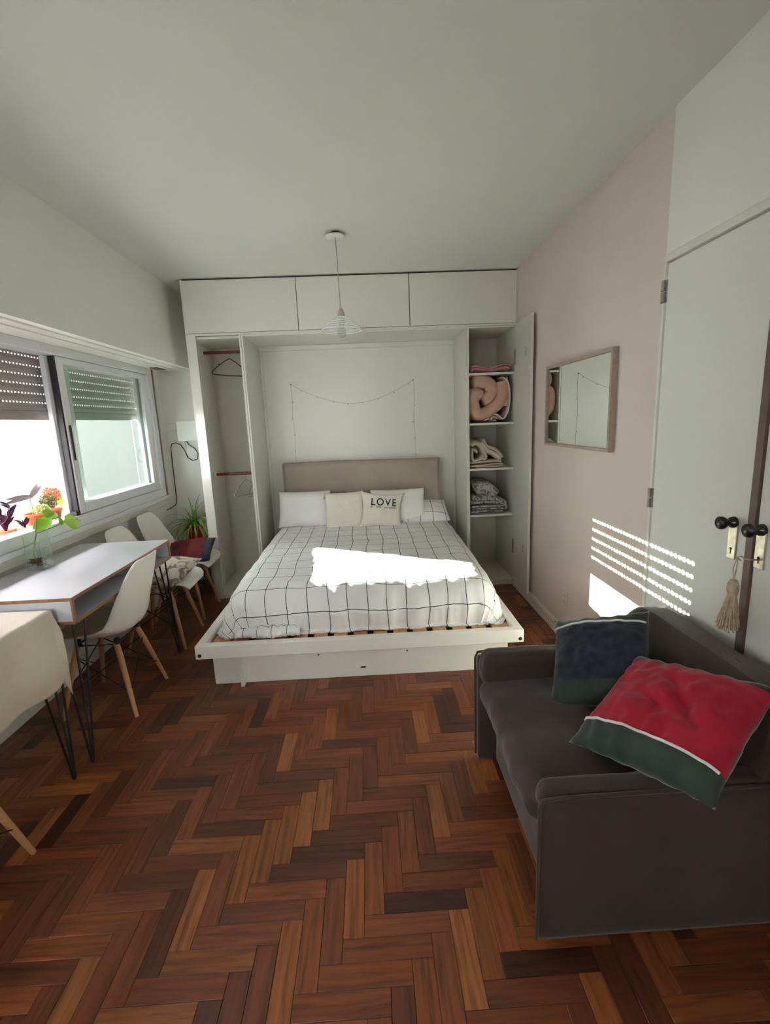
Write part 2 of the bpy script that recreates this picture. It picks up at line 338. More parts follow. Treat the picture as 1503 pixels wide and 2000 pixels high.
for i in range(-60, 75):
    for j in range(-14, 14):
        hx = X0 + i * wx + j * PX; hy = Y0 + i * wy
        cells.append((hx, hx + Lh, hy, hy + wy, True)); cells.append((hx - wx, hx, hy, hy + 4 * wy, False))
camp = Vector((0, 0, 1.4673)); cand = []
def hidden(cx, cy):
    if -1.0 < cx < .82 and cy > 2.60: return True          # under the bed
    if cx > .47 and 1.08 < cy < 2.2 and cx < 1.25: return True
    if cx > .45 and cy < 1.05 and cy > .98: return False
    return cy > D and -1.37 < cx
for (a, b, c, d, hz) in cells:
    a, b, c, d = a + gap / 2, b - gap / 2, c + gap / 2, d - gap / 2
    full = a > fx0 and b < fx1 and c > fy0 and d < fy1
    a2, b2, c2, d2_ = max(a, fx0), min(b, fx1), max(c, fy0), min(d, fy1)
    if b2 - a2 < .004 or d2_ - c2 < .004: continue
    cx, cy = (a2 + b2) / 2, (c2 + d2_) / 2; v = Vector((cx, cy, 0)) - camp; dep = v.dot(f_)
    vis = False
    if dep > .1:
        px = 751.5 + 920.58 * v.dot(r_) / dep; py = 1000 - 920.58 * v.dot(u_) / dep
        vis = -60 < px < 1563 and py < 2040 and not hidden(cx, cy)
    size = (b2 - a2) * (d2_ - c2) / max(v.length, .1) ** 3 if vis else 0
    cand.append((size, a2, b2, c2, d2_, hz, full))
cand.sort(key=lambda t: -t[0])
protos = {}; rest = MB()
for k, (size, a, b, c, d, hz, full) in enumerate(cand):
    tone = random.choices(range(len(TONES)), weights=[3, 3, 2.2, 2, 1.1, 1.1, 2, 1.7, 2.2, 2.2])[0]; dz = random.uniform(-.0007, .0004)
    if k < 300 and size > 0:
        if full:
            key = (hz, tone)
            if key not in protos:
                mb = MB(); plank_mesh(mb, -(b - a) / 2, (b - a) / 2, -(d - c) / 2, (d - c) / 2, hz)
                o = mb.build('parquet_block', PLANKS[tone], local=True); protos[key] = o
            else: o = protos[key].copy(); COL.objects.link(o)
            o.parent = floor; o.location = ((a + b) / 2, (c + d) / 2, dz)
        else:
            mb = MB(); plank_mesh(mb, a, b, c, d, hz, z1=dz); o = mb.build('parquet_block', PLANKS[tone], floor)
    else: plank_mesh(rest, a, b, c, d, hz, z1=dz, mi=tone)
rest.build('parquet_remainder', PLANKS, floor, kind='stuff')

# ------------------------------------------------------------ window
win = MB()
fxa, fxb = XL - .085, XL + .02
win.box(fxa, fxb, WY0, WY1, .885, .955, .003, 1); win.box(fxa, fxb, WY0, WY1, 1.935, 1.99, .003, 1)
win.box(fxa, fxb, WY0, WY0 + .06, .955, 1.935, .003, 1); win.box(fxa, fxb, WY1 - .075, WY1, .955, 1.935, .003, 1)
window = win.build('window_1', M['alum'], kind='structure')
bx('sill', M['alum'], window, XL - .20, XL + .045, WY0 - .02, WY1 + .02, .855, .885, r=.004)
bx('apron', M['base'], window, XL, XL + .022, WY0 - .02, WY1 + .06, .80, .855, r=.004)
bx('wooden_jamb', M['jamb'], window, XL - .15, XL + .004, WY1 + .002, WY1 + .058, .885, 2.025, r=.002)
bx('jamb_moulding', M['base'], window, XL - .15, XL + .012, WY1 + .060, WY1 + .10, .86, 2.025, r=.003)
bx('upper_moulding', M['base'], window, XL - .10, XL + .03, WY0, WY1, 1.9905, 2.025, r=.003)
w2 = MB(); w2.box(fxa, fxb, -1.0, 1.2, .885, .955, .003, 1); w2.box(fxa, fxb, -1.0, 1.2, 1.935, 1.99, .003, 1)  # unseen window beside the camera, added for more fill light
for yy in (-1.0, .07, 1.14): w2.box(fxa, fxb, yy, yy + .06, .955, 1.935, .003, 1)
fill_window2 = w2.build('window_added_fill_2', M['alum'], kind='structure')
for ya, yb in ((-.94, .07), (.13, 1.14)): MB().box(XL - .04, XL - .034, ya, yb, .953, 1.937).build('glass_pane', M['glass'], fill_window2)
w3 = MB(); w3.box(-1.3, -1.26, YF - .09, YF - .03, 1.05, 1.85); w3.box(-.79, -.75, YF - .09, YF - .03, 1.05, 1.85); w3.box(-1.26, -.79, YF - .09, YF - .03, 1.05, 1.09); w3.box(-1.26, -.79, YF - .09, YF - .03, 1.81, 1.85)  # small unseen window behind the camera, added to light camera-facing sides
fill_window3 = w3.build('window_added_fill_3', M['alum'], kind='structure'); MB().box(-1.262, -.788, YF - .065, YF - .058, 1.088, 1.812).build('glass_pane', M['glass'], fill_window3)
def sash(xc, y0, y1, st=.062):
    m = MB(); t = .014
    m.box(xc - t, xc + t, y0, y0 + st, .957, 1.933, .003, 1); m.box(xc - t, xc + t, y1 - .10, y1, .957, 1.933, .003, 1)
    m.box(xc - t, xc + t, y0 + st, y1 - .10, .957, 1.022, .003, 1); m.box(xc - t, xc + t, y0 + st, y1 - .10, 1.892, 1.933, .003, 1)
    o = m.build('sash_frame', M['alum'], window)
    g = MB().box(xc - .003, xc + .003, y0 + st - .006, y1 - .094, 1.018, 1.896).build('glass_pane', M['glass'], o)
    return o
s1 = sash(XL - .012, 3.048, WY1 - .066); s2 = sash(XL - .055, 3.00, WY1 - .078, .075)
hd = MB(); hd.box(XL + .002, XL + .010, 3.062, 3.082, 1.30, 1.52, .004, 2); hd.build('sash_handle', M['bolt'], s1)
bx('brush_seal', M['dkalum'], window, XL - .035, XL - .004, 3.030, 3.046, .957, 1.933, r=0)
bx('stop_block', M['bolt'], window, XL - .03, XL + .012, 2.985, 3.028, .956, .985, r=.002)
# roller shutters: slats with rows of slots, each slat a part
def shutter(name, label, y0, y1, x, zb=1.555, n=9):
    t = thing(name, label, 'shutter', (x, (y0 + y1) / 2, zb), group=None)
    w = y1 - y0; pitch = .0535; web_h = .0105
    m = MB(); z = 0
    m.add([(-.006, -w / 2, .0), (.004, -w / 2, .0), (.009, -w / 2, .020), (.004, -w / 2, pitch - web_h), (-.006, -w / 2, pitch - web_h),
           (-.006, w / 2, .0), (.004, w / 2, .0), (.009, w / 2, .020), (.004, w / 2, pitch - web_h), (-.006, w / 2, pitch - web_h)],
          [(0, 1, 6, 5), (1, 2, 7, 6), (2, 3, 8, 7), (3, 4, 9, 8), (4, 0, 5, 9), (4, 3, 2, 1, 0), (5, 6, 7, 8, 9)])
    slatm = MB(); slatm.v = list(m.v); slatm.f = list(m.f); slatm.sm = list(m.sm); slatm.mi = list(m.mi)
    k = int(w / .0265); st = w / k
    for q in range(k + 1):
        yc = -w / 2 + q * st; slatm.box(-.004, .002, max(-w / 2, yc - .0062), min(w / 2, yc + .0062), pitch - web_h, pitch)
    bar = MB().box(-.010, .010, -w / 2, w / 2, 0, .055, .003, 1).box(-.008, .012, -w / 2, w / 2, .036, .041).build('bottom_bar', M['shut'], t, local=True)
    first = None
    for q in range(n):
        if first is None: o = slatm.build('slat', M['shut'], t, local=True); first = o
        else: o = first.copy(); COL.objects.link(o); o.parent = t
        o.location = (0, 0, .055 + q * pitch)
    return t
shutter('roller_shutter', 'half-lowered roller shutter seen bare in the open left half of the window', 1.64, 3.128, XL - .115)
shutter('roller_shutter', 'half-lowered roller shutter behind the greenish glass of the right window half', 3.300, 4.292, XL - .115)
struct('trim_6', MB().box(XL - .135, XL - .088, 3.130, 3.298, .886, 2.02), M['alum'])
# added, unseen outside wall so the sun only reaches the right half; white wall across the yard
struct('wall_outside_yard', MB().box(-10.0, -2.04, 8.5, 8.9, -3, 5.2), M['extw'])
struct('wall_added_sun_blocker', MB().box(-12.5, -9.5, -14, 6.92, -3, 9), M['extw'])
struct('ground_outside', MB().box(-30, 12, -18, 12, -3.2, -3), M['extg'])
struct('ceiling_added_sky_blocker', MB().box(-3.0, -2.06, -2.5, 6.0, 2.40, 2.56), M['extw'])  # unseen slab, added to keep steep sky light off the desk
struct('wall_outside_end', MB().box(-2.75, -2.25, 6.2, 6.7, -3, 7), mat('outside_pink_plaster', (.62, .54, .53), .9, .2))
def leaf_cluster(mb, c, R, n, s, flat=1.0):
    for _ in range(n):
        d = Vector((random.gauss(0, 1), random.gauss(0, 1), random.gauss(0, 1))).normalized() * R * random.random() ** .4; d.z *= flat
        p = Vector(c) + d; a = Vector((random.gauss(0, 1), random.gauss(0, 1), random.gauss(0, 1))).normalized(); b_ = a.orthogonal().normalized()
        mb.add([p - a * s, p + b_ * s * .5, p + a * s, p - b_ * s * .5], [(0, 1, 2, 3)])
for k, (x, y, z, R) in enumerate([(-4.9, 7.6, -.15, .55), (-3.7, 7.75, -.25, .5)]):
    sh = thing('garden_shrub', ['green shrub low outside the window, left of its pair', 'green shrub low outside the window, right of its pair'][k], 'shrub', (x, y, -3), group='shrubs in the yard outside')
    lm = MB(); leaf_cluster(lm, (x, y, z), R, 420, .06); lm.build('foliage', M['foliage'], sh, kind='stuff')
    MB().tube([(x, y, -3), (x + .05, y, -1.5), (x, y, z - .2)], [.05, .04, .02], 8).build('trunk', M['strip'], sh)
for k, y in enumerate((8.49, 8.49, 8.49)):
    props(MB().tube([(-4.10 + .22 * k, y, 5.19), (-4.10 + .22 * k, y, 0.3)], .008, 5).build('hanging_cable', M['wire']), ['thin cable hanging outside the right pane, farthest left', 'thin cable hanging outside the right pane, between two others', 'thin cable hanging outside the right pane, farthest right'][k], 'cable', 'cables hanging outside the window')

# ------------------------------------------------------------ wardrobe wall: hanging closet, bed niche, shelf closet, overhead cabinet
CB = 4.505
hc = thing('hanging_closet', 'narrow open white closet with red hanging rods left of the bed', 'closet', (-1.18, D, 0))
bx('side_panel', M['cab'], hc, -1.397, -1.377, D + .004, CB, 0, 2.18)
bx('front_post', M['gloss'], hc, -1.385, -1.320, D, D + .032, 0, 2.196)
bx('side_panel', M['cab'], hc, -.984, -.968, D, CB, 0, 2.18)
bx('back_panel', M['cabin'], hc, -1.377, -.984, CB, CB + .01, .055, 2.18, r=0)
bx('bottom_panel', M['cab'], hc, -1.376, -.985, D + .006, CB, .037, .055)
bx('plinth', M['cab'], hc, -1.319, -.985, D + .010, D + .026, 0, .036)
bx('top_panel', M['cab'], hc, -1.376, -.985, D + .034, CB, 2.160, 2.178)
for z in (2.088, 1.062):
    rd = MB().tube([(-1.374, 4.20, z), (-.986, 4.20, z)], .0125, 12).build('hanging_rod', M['redwood'], hc)
    MB().lathe([(0, -1.352), (.026, -1.352), (.026, -1.376)], 14, (0, 4.20, z), 'x').build('rod_bracket', M['whitep'], rd)
    MB().box(-1.376, -1.356, 4.17, 4.23, z - .045, z + .03, .003, 1).build('rod_support', M['cab'], rd)
nc = thing('bed_niche', 'white panelled niche surround behind and around the bed', 'niche', (-.07, D, 0))
bx('side_panel', M['cab'], nc, -.966, -.952, D, CB, 0, 2.18); bx('side_panel', M['cab'], nc, .816, .8245, D, CB, 0, 2.18)
bx('back_panel', M['cab'], nc, -.952, .816, CB, CB + .012, 0, 2.18)
bx('top_panel', M['cab'], nc, -.952, .816, D + .002, CB, 2.166, 2.18)
bx('batten', M['cab'], nc, -.951, .815, CB - .03, CB - .001, 2.125, 2.165)
bx('batten', M['cab'], nc, -.951, -.925, CB - .02, CB - .001, .1, 2.124); bx('batten', M['cab'], nc, .79, .815, CB - .02, CB - .001, .1, 2.124)
sc_ = thing('shelf_closet', 'narrow open white closet of shelves right of the bed', 'closet', (1.03, D, 0))
bx('side_panel', M['cab'], sc_, .8255, .8405, D, CB, 0, 2.18); bx('side_panel', M['cab'], sc_, 1.214, 1.2325, D + .004, CB, 0, 2.18)
bx('back_panel', M['cabin'], sc_, .841, 1.214, CB, CB + .01, .05, 2.18, r=0)
bx('bottom_panel', M['cab'], sc_, .841, 1.2135, D + .006, CB, .037, .055); bx('plinth', M['cab'], sc_, .841, 1.2135, D + .010, D + .026, 0, .036)
bx('top_panel', M['cab'], sc_, .841, 1.2135, D + .002, CB, 2.166, 2.178)
for z in (1.820, 1.418, 1.040, .640):
    sh = bx('shelf', M['cab'], sc_, .8412, 1.2130, D + .006, CB, z - .018, z, r=.002)
    for x in (.846, 1.208): MB().box(x - .004, x + .004, D + .03, D + .045, z - .028, z - .0185).build('shelf_pin', M['whitep'], sh)
# its door leaf, swung open along the right wall
ang = math.radians(3.0); dl = thing  # leaf built directly in world space
def leafpt(t, off, z): return (1.212 - math.sin(ang) * t - off, D - .002 - math.cos(ang) * t, z)
lf = MB(); vs = [leafpt(t, o_, z) for z in (.085, 2.178) for (t, o_) in ((0, 0), (.455, 0), (.455, -.018), (0, -.018))]
lf.add(vs, [(0, 1, 2, 3), (7, 6, 5, 4), (0, 4, 5, 1), (1, 5, 6, 2), (2, 6, 7, 3), (3, 7, 4, 0)])
leaf = lf.build('door', M['cab'], sc_)
for z in (1.93, .36):
    MB().box(1.203, 1.2125, D - .030, D - .002, z - .06, z + .06, .001, 1).build('hinge', M['steel'], leaf)
for z in (1.935, .42):
    p = leafpt(.33, .0015, z); MB().box(p[0] - .0015, p[0] + .001, p[1] - .004, p[1] + .004, z - .035, z + .035).build('catch', M['steel'], leaf)
oc = thing('overhead_cabinet', 'white overhead cabinet with three flush doors under the ceiling', 'cabinet', (-.08, D, 2.18))
bx('carcass_bottom', M['cab'], oc, -1.385, 1.2325, D + .003, CB, 2.1805, 2.196); bx('carcass_back', M['cab'], oc, -1.385, 1.2325, CB, CB + .012, 2.18, 2.594)
bx('side_panel', M['cab'], oc, -1.397, -1.3855, D + .003, CB, 2.181, 2.592); bx('side_panel', M['cab'], oc, 1.222, 1.2325, D + .0, D + .022, 2.1965, 2.5985)
bx('gap_shade_sheet', M['bolt'], oc, -1.385, 1.222, D + .024, D + .028, 2.196, 2.598, r=0)  # black sheet stands in for the shade in the door gaps
for x0, x1 in ((-1.386, -.512), (-.507, .368), (.373, 1.219)):
    dz = .0 if x0 > -1.3 else 0
    MB().box(x0, x1, D, D + .018, 2.199 + dz, 2.586, .0015, 1).build('door', M['cab'], oc)
# hangers
def hanger(name, m, label, x, z, rz, group=None, s=1.0):
    t = thing(name, label, 'hanger', (x, 4.20, z), rz, group)
    hk = [(0.0, 0, -.050), (0, 0, -.03), (.004, 0, -.015)] + [(.0 + .017 * math.cos(a), 0, .0 + .017 * math.sin(a)) for a in [PI * (-.25 + 1.15 * q / 8) for q in range(9)]]
    MB().tube([(a * s, b * s, c) for a, b, c in hk], .0016, 6).build('hook', M['steel'], t, local=True)
    w = .205 * s; pts = [(0, 0, -.050), (-.06 * s, 0, -.075), (-.15 * s, 0, -.125), (-w, 0, -.165), (-w - .002, 0, -.178), (-w + .012, 0, -.187), (0, 0, -.190), (w - .012, 0, -.187), (w + .002, 0, -.178), (w, 0, -.165), (.15 * s, 0, -.125), (.06 * s, 0, -.075)]
    MB().tube(pts, .0038, 7, closed=True).build('body', m, t, local=True)
    for sx in (-1, 1): MB().box(sx * .125 * s - .004, sx * .125 * s + .004, -.004, .004, -.110, -.097, .001, 1).build('strap_notch', m, t, local=True)
hanger('clothes_hanger', M['black'], 'black clothes hanger on the upper red rod', -1.14, 2.086, math.radians(48), s=.85)
hanger('clothes_hanger', M['wire'], 'grey wire hanger on the lower red rod, left of its pair', -1.10, 1.060, math.radians(66), 'grey hangers on the lower rod', .85)
hanger('clothes_hanger', M['wire'], 'grey wire hanger on the lower red rod, half hidden by the niche side', -1.015, 1.060, math.radians(80), 'grey hangers on the lower rod', .85)

# string lights on niche back
sl = thing('string_lights', 'thin unlit fairy light string draped on the niche wall above the headboard', 'string lights', (-.12, CB - .002, 1.3))
yw = CB - .006
cat_ = [(-.690 + 1.128 * t, yw, 1.829 - .185 * 4 * t * (1 - t) - .0 + .004 * math.sin(9 * t)) for t in [q / 24 for q in range(25)]]
lft = [(-.690 + .006 * math.sin(k * 1.3), yw, 1.829 - k * .075) for k in range(11)]; rgt = [(.438 + .005 * math.sin(k), yw, 1.829 - k * .075) for k in range(11)]
MB().tube(cat_, .0014, 5).tube(lft, .0012, 5).tube(rgt, .0012, 5).build('wire', M['wire'], sl)
for p in [cat_[k] for k in (2, 5, 8, 11, 14, 17, 20, 23)] + [lft[k] for k in (2, 4, 6, 8)] + [rgt[k] for k in (1, 3, 5, 7, 9)]:
    dx = random.uniform(-.012, .012); MB().tube([p, (p[0] + dx, p[1] - .004, p[2] - .012 + abs(dx) * .5), (p[0] + dx * 1.6, p[1] - .004, p[2] - .018 + abs(dx))], [.002, .0035, .002], 6).build('bulb', M['wire'], sl)
for p in (cat_[0], cat_[-1]): MB().lathe([(0, yw - .012), (.006, yw - .012), (.006, yw + .005)], 10, (p[0], 0, p[2]), 'y').build('pin', M['wire'], sl)

# ------------------------------------------------------------ bed
bed = thing('fold_down_bed', 'white fold-down bed frame with pine slats on a low panel base', 'bed', (-.09, 3.2, 0))
FT, FBt = .309, .238
bx('foot_rail', M['frame'], bed, -.993, .807, 2.40, 2.448, FBt - .004, FT, r=.003)
bx('side_rail', M['frame'], bed, -.993, -.945, 2.4485, 3.935, FBt, FT, r=.003); bx('side_rail', M['frame'], bed, .759, .807, 2.4485, 3.935, FBt, FT, r=.003)
bx('inner_rail', M['frame'], bed, -.944, -.80, 3.936, 4.40, FBt, FT, r=.003)
for k in range(15):
    x = -.93 + k * .1135; bx('slat', M['slat'], bed, x, x + (.095 if k in (0, 14) else .078), 2.452, 4.35, .268, .282, r=.001)
for y in (2.62, 3.4, 4.2): bx('cross_bar', M['slat'], bed, -.944, .758, y, y + .07, .240, .2675, r=.001)
bx('base_panel', M['frame'], bed, -.955, .760, 2.545, 2.563, 0, FBt - .001, r=.002)
lg = MB(); lg.add([(-.797, 2.440, .0), (-.777, 2.440, .0), (-.777, 2.543, .0), (-.797, 2.543, .0), (-.775, 2.452, .233), (-.755, 2.452, .233), (-.755, 2.543, .233), (-.775, 2.543, .233)],
                  [(0, 3, 2, 1), (4, 5, 6, 7), (0, 1, 5, 4), (1, 2, 6, 5), (2, 3, 7, 6), (3, 0, 4, 7)])
lg.v = [(x, 2.50 + (y - 2.44) * .42, z) for x, y, z in lg.v]
lg.build('leg', M['frame'], bed)
bx('side_base_panel', M['frame'], bed, -.955, -.937, 2.5635, 3.9, 0, FBt - .001, r=.002); bx('side_base_panel', M['frame'], bed, .742, .760, 2.5635, 3.9, 0, FBt - .001, r=.002)
for x in (-.970, .787): MB().lathe([(0, 2.3975), (.009, 2.3975), (.0105, 2.3985), (.0105, 2.4005)], 16, (x, 0, .256), 'y').build('bolt_cap', M['bolt'], bed)
for x, z in ((-.348, .150), (.168, .146)): MB().lathe([(0, 2.5435), (.0045, 2.5435), (.0045, 2.5455)], 10, (x, 0, z), 'y').build('screw', M['bolt'], bed)
MB().box(-.108, -.078, 2.5435, 2.546, .052, .062, .003, 1).build('pull_slot', M['bolt'], bed)
hb = MB()
def hbf(u, v):
    x = -.80 + 1.452 * u; z = .44 + .668 * v + .006 * math.sin(u * 5) * v; pf = .018 * math.sin(u * PI) * 1 + .010 * fbm((u * 3, v * 2, 1), 1.5)
    return (x, 4.385 - pf - .012 * math.sin(v * PI), z)
hb.grid(hbf, 40, 16); hb.grid(lambda u, v: (hbf(u, 1)[0], hbf(u, 1)[1] + (4.46 - hbf(u, 1)[1]) * v, hbf(u, 1)[2] + .01 * math.sin(v * PI)), 40, 4)
hb.grid(lambda u, v: (hbf(0, v)[0], hbf(0, v)[1] + (4.46 - hbf(0, v)[1]) * u, hbf(0, v)[2]), 3, 16); hb.grid(lambda u, v: (hbf(1, v)[0], hbf(1, v)[1] + (4.46 - hbf(1, v)[1]) * u, hbf(1, v)[2]), 3, 16)
hb.grid(lambda u, v: (hbf(u, 0)[0], 4.46, hbf(u, v)[2]), 6, 4)
hb.build('headboard', M['head'], merge=True); hbo = bpy.data.objects['headboard']; props(hbo, 'wide taupe fabric headboard standing in the niche behind the pillows', 'headboard')
for sx, x in ((-1, -.80), (1, .652)): MB().tube([(x, 4.372, .46), (x - .002 * sx, 4.368, .8), (x, 4.374, 1.112)], .006, 8).build('piping', M['head'], hbo)
mt = MB().box(-.77, .635, 2.66, 4.36, .284, .50, .05, 4).build('mattress', M['pillow']); props(mt, 'thick mattress lying on the bed slats under the duvet', 'mattress')
# duvet draped over mattress
MX, MA, MBk, RR = -.075, .655, 2.675, .145
def duvet(u, v):
    s = (u - .5) * 2 * 1.14; t = -.30 + 2.06 * (1 - v)      # s across, t: distance toward the foot
    y_flat = 4.32 - (1 - v) * 2.10; dx = max(abs(s) * .955 - MA, 0) * (1 if s > 0 else -1); over = max(MBk - y_flat, 0)
    d = math.hypot(dx, over); x = MX + max(-MA, min(MA, s * .955)); y = max(y_flat, MBk); z = .578
    z -= .018 * (1 - min(1, (y_flat - 2.6) / 1.0)) if y_flat > 2.6 else .018
    if d > 1e-6:
        ex, ey = dx / d, -over / d; q = min(d / RR, PI / 2); out = RR * math.sin(q); dn = RR * (1 - math.cos(q)); ex_ = d - RR * PI / 2
        if ex_ > 0:
            lim = .125 + .02 * fbm((u * 9, v * 9, 3), 1.0)
            dn += min(ex_, lim); out += .22 * min(ex_, lim) + .02 * math.sin(d * 3)
            if ex_ > lim: out += (ex_ - lim) * .18
            out -= (over / d) ** 2 * min(ex_, lim) * .62
        x += ex * out; y += ey * out; z -= dn
        fold = min(1, d / .2); a = math.atan2(over + .001, abs(dx) + .001)
        w = .017 * fold * (fbm((u * 26, v * 3, 0), 1.0) + .5 * fbm((u * 55, v * 9, 4), 1.0)); x += ex * w; y += ey * w
        if over > 0: x += .012 * fold * fbm((u * 14, v * 10, 7), 1.0)
    z += .010 * fbm((u * 6, v * 7, 2), 1.0) + .006 * fbm((u * 16, v * 26, 5), 1.0) + .0028 * fbm((u * 50, v * 46, 9), 1.0)
    z = max(z, .287)
    return (x, y, z)
dv = MB(); dv.grid(duvet, 190, 200, uvfn=lambda u, v: ((u - .5) * 2.28 * .955 + .03 + (.006 + .012 * (1 - v)) * fbm((u * 6, v * 9, 1), 1.0) + .010 * fbm((u * 3, v * 4, 8), 1.0), v * 2.10 + .016 * fbm((u * 7, v * 5, 2), 1.0)))
dvo = dv.build('duvet', M['duvet']); props(dvo, 'white duvet with thin black grid lines spread over the bed', 'duvet')
sm = dvo.modifiers.new('thick', 'SOLIDIFY'); sm.thickness = .008; sm.offset = -1
# bunched corner of the duvet at the foot
bc = MB()
def bunch(u, v):
    x = -.80 + .36 * u; r0 = .020 + .014 * math.sin(u * PI) ** .5 + .006 * fbm((u * 8, v * 4, 1), 2.0); a = v * 2 * PI
    return (x, 2.530 + .012 * math.sin(u * 9) + math.cos(a) * r0 * 1.4, .286 + r0 + math.sin(a) * r0 + .009 * fbm((u * 14, v * 5, 3), 1.5))
bc.grid(bunch, 60, 20, uvfn=lambda u, v: (u * .5, v * .3)); bc.build('bunched_hem', M['duvet'], dvo)

def pillow_surf(w, h, t, u, v, side, pinch=.07, pw=2.4, seed=0, wr=.006):
    a = 2 * u - 1; b = 2 * v - 1
    prof = ((1 - abs(a) ** pw) * (1 - abs(b) ** pw)); prof = max(prof, 0) ** .55
    x = a * w / 2 * (1 - pinch * (1 - b * b) * abs(a) ** 3); y = b * h / 2 * (1 - pinch * (1 - a * a) * abs(b) ** 3)
    z = side * t / 2 * prof
    z += wr * prof * (fbm((a * 2.2 + seed, b * 2.2, side), 1.0) + .5 * fbm((a * 6 + seed, b * 6, side), 1.0)) * side
    if seed == 47 and side > 0:   # deep creases of the slumped felt cushion
        q = (a - .28) * .75 + (b - .10) * .66; p = (a - .28) * .66 - (b - .10) * .75
        z -= .034 * prof * math.exp(-(q / .10) ** 2) * math.exp(-(p / .42) ** 2); z += .014 * prof * math.exp(-((q - .22) / .13) ** 2) * math.exp(-(p / .5) ** 2)
        q = (a - .05) * .2 + (b + .05) * .98; z -= .014 * prof * math.exp(-(q / .08) ** 2) * math.exp(-((a + .1) / .3) ** 2)
    if seed in (41, 47) and abs(b) > .55: z += side * .007 * math.sin(a * 19 + seed + 3 * b) * (abs(b) - .55) * 2 * prof ** .5
    e = (1 - min(1, (1 - max(abs(a), abs(b))) * 4)); z += e * .006 * fbm((a * 7 + seed, b * 7, 0), 1.0)
    return Vector((x, y, z))
def make_mat4(loc, xdir, ydir):
    X = Vector(xdir).normalized(); Y = Vector(ydir); Y = (Y - X * Y.dot(X)).normalized(); Z = X.cross(Y)
    return Matrix(((X.x, Y.x, Z.x, loc[0]), (X.y, Y.y, Z.y, loc[1]), (X.z, Y.z, Z.z, loc[2]), (0, 0, 0, 1)))
def cushion(name, label, cat, mats, w, h, t, loc, xdir, ydir, group=None, n=34, pinch=.07, seed=0, mfn=None, wr=.006, pw=2.4, bend=0.0, piping=None):
    m = MB()
    def sf(side): return lambda u, v: pillow_surf(w, h, t, u, v, side, pinch, pw, seed, wr) + Vector((0, 0, bend * ((2 * u - 1) ** 2)))
    m.grid(sf(1), n, n, uvfn=lambda u, v: (u * w, v * h), mfn=mfn); m.grid(sf(-1), n, n, uvfn=lambda u, v: (u * w + .04, v * h), mi=1 if (mfn and seed > 40) else 0)
    o = m.build(name, mats, local=True, merge=True); o.matrix_world = make_mat4(loc, xdir, ydir); props(o, label, cat, group)
    if piping:
        u0, u1, v0, v1, mt_ = piping
        pts = [sf(1)(u0 + (u1 - u0) * k / 30, v0 + (v1 - v0) * k / 30) + Vector((0, 0, .003)) for k in range(31)]
        MB().tube(pts, .0045, 6).build('piping', mt_, o, local=True)
    return o
up = lambda tilt: (0, math.sin(tilt), math.cos(tilt))
cushion('pillow', 'white bed pillow at the left end of the headboard', 'pillow', M['pillow'], .47, .335, .14, (-.60, 4.185, .720), (1, 0, -.01), up(.40), 'white pillows against the headboard', seed=1, pinch=.05)
cushion('pillow', 'white bed pillow behind the lettered cushion', 'pillow', M['pillow'], .50, .325, .14, (.235, 4.175, .708), (1, 0, .0), up(.38), 'white pillows against the headboard', seed=5, pinch=.05)
cushion('pillow', 'black-on-white gridded pillow lying at the right end of the headboard', 'pillow', M['duvet'], .44, .34, .13, (.475, 4.235, .640), (1, .02, 0), (0, .8, .35), None, seed=8, pinch=.03)
cushion('pillow', 'black-on-white gridded pillow lying flat behind the left white pillow', 'pillow', M['duvet'], .46, .30, .09, (-.61, 4.285, .600), (1, .0, 0), (0, .9, .12), None, seed=9, pinch=.03)
cc = cushion('scatter_cushion', 'plain natural canvas cushion leaning on the white pillows', 'cushion', M['canvas'], .345, .335, .11, (-.235, 4.075, .712), (1, 0, .03), up(.40), 'canvas cushions on the bed', seed=12, pinch=.06)
for sx in (-1, 1):
    tm = MB()
    for k in range(14):
        a = random.uniform(-.9, .9); tm.tube([(sx * .168, .160, 0), (sx * .168 + sx * .006 + .008 * math.sin(a), .150 - .012, .004 * math.cos(k)), (sx * .172 + .018 * math.sin(a), .160 - .045, .006 * math.cos(k * 2))], .0016, 4)
    tm.build('corner_tassel', mat('pink_yarn', (.62, .44, .38), .9, .1) if sx < 0 else M['tassel'], cc, local=True)
lc = cushion('scatter_cushion', 'canvas cushion lettered LOVE in the middle of the bed', 'cushion', M['canvas'], .40, .345, .12, (.085, 4.045, .700), (1, 0, -.10), up(.42), 'canvas cushions on the bed', seed=21, pinch=.19)
for sz, txt, cx, cy, ex in ((.094, 'LOVE', .012, .030, .0022), (.030, 'is  the  answer', .010, .006, .0003)):
    tcu = bpy.data.curves.new('t', 'FONT'); tcu.body = txt; tcu.size = sz; tcu.align_x = 'CENTER'; tcu.space_character = 1.22 if sz > .05 else 1.12; tcu.resolution_u = 5
    tcu.offset = .0010 if sz > .05 else 0
    if sz < .05: tcu.shear = .35
    to = bpy.data.objects.new('t', tcu); COL.objects.link(to); bpy.context.view_layer.update()
    me = bpy.data.meshes.new_from_object(to.evaluated_get(bpy.context.evaluated_depsgraph_get())); bpy.data.objects.remove(to)
    for v in me.vertices:
        x, y = v.co.x * (.86 if sz > .05 else 1.15) + cx, v.co.y + cy; s_ = pillow_surf(.40, .345, .12, x / .40 + .5, y / .345 + .5, 1, .19, 2.4, 21)
        v.co = Vector((x, y, s_.z + .0030))
    me.materials.append(M['ink']); o = bpy.data.objects.new('lettering', me); COL.objects.link(o); o.parent = lc

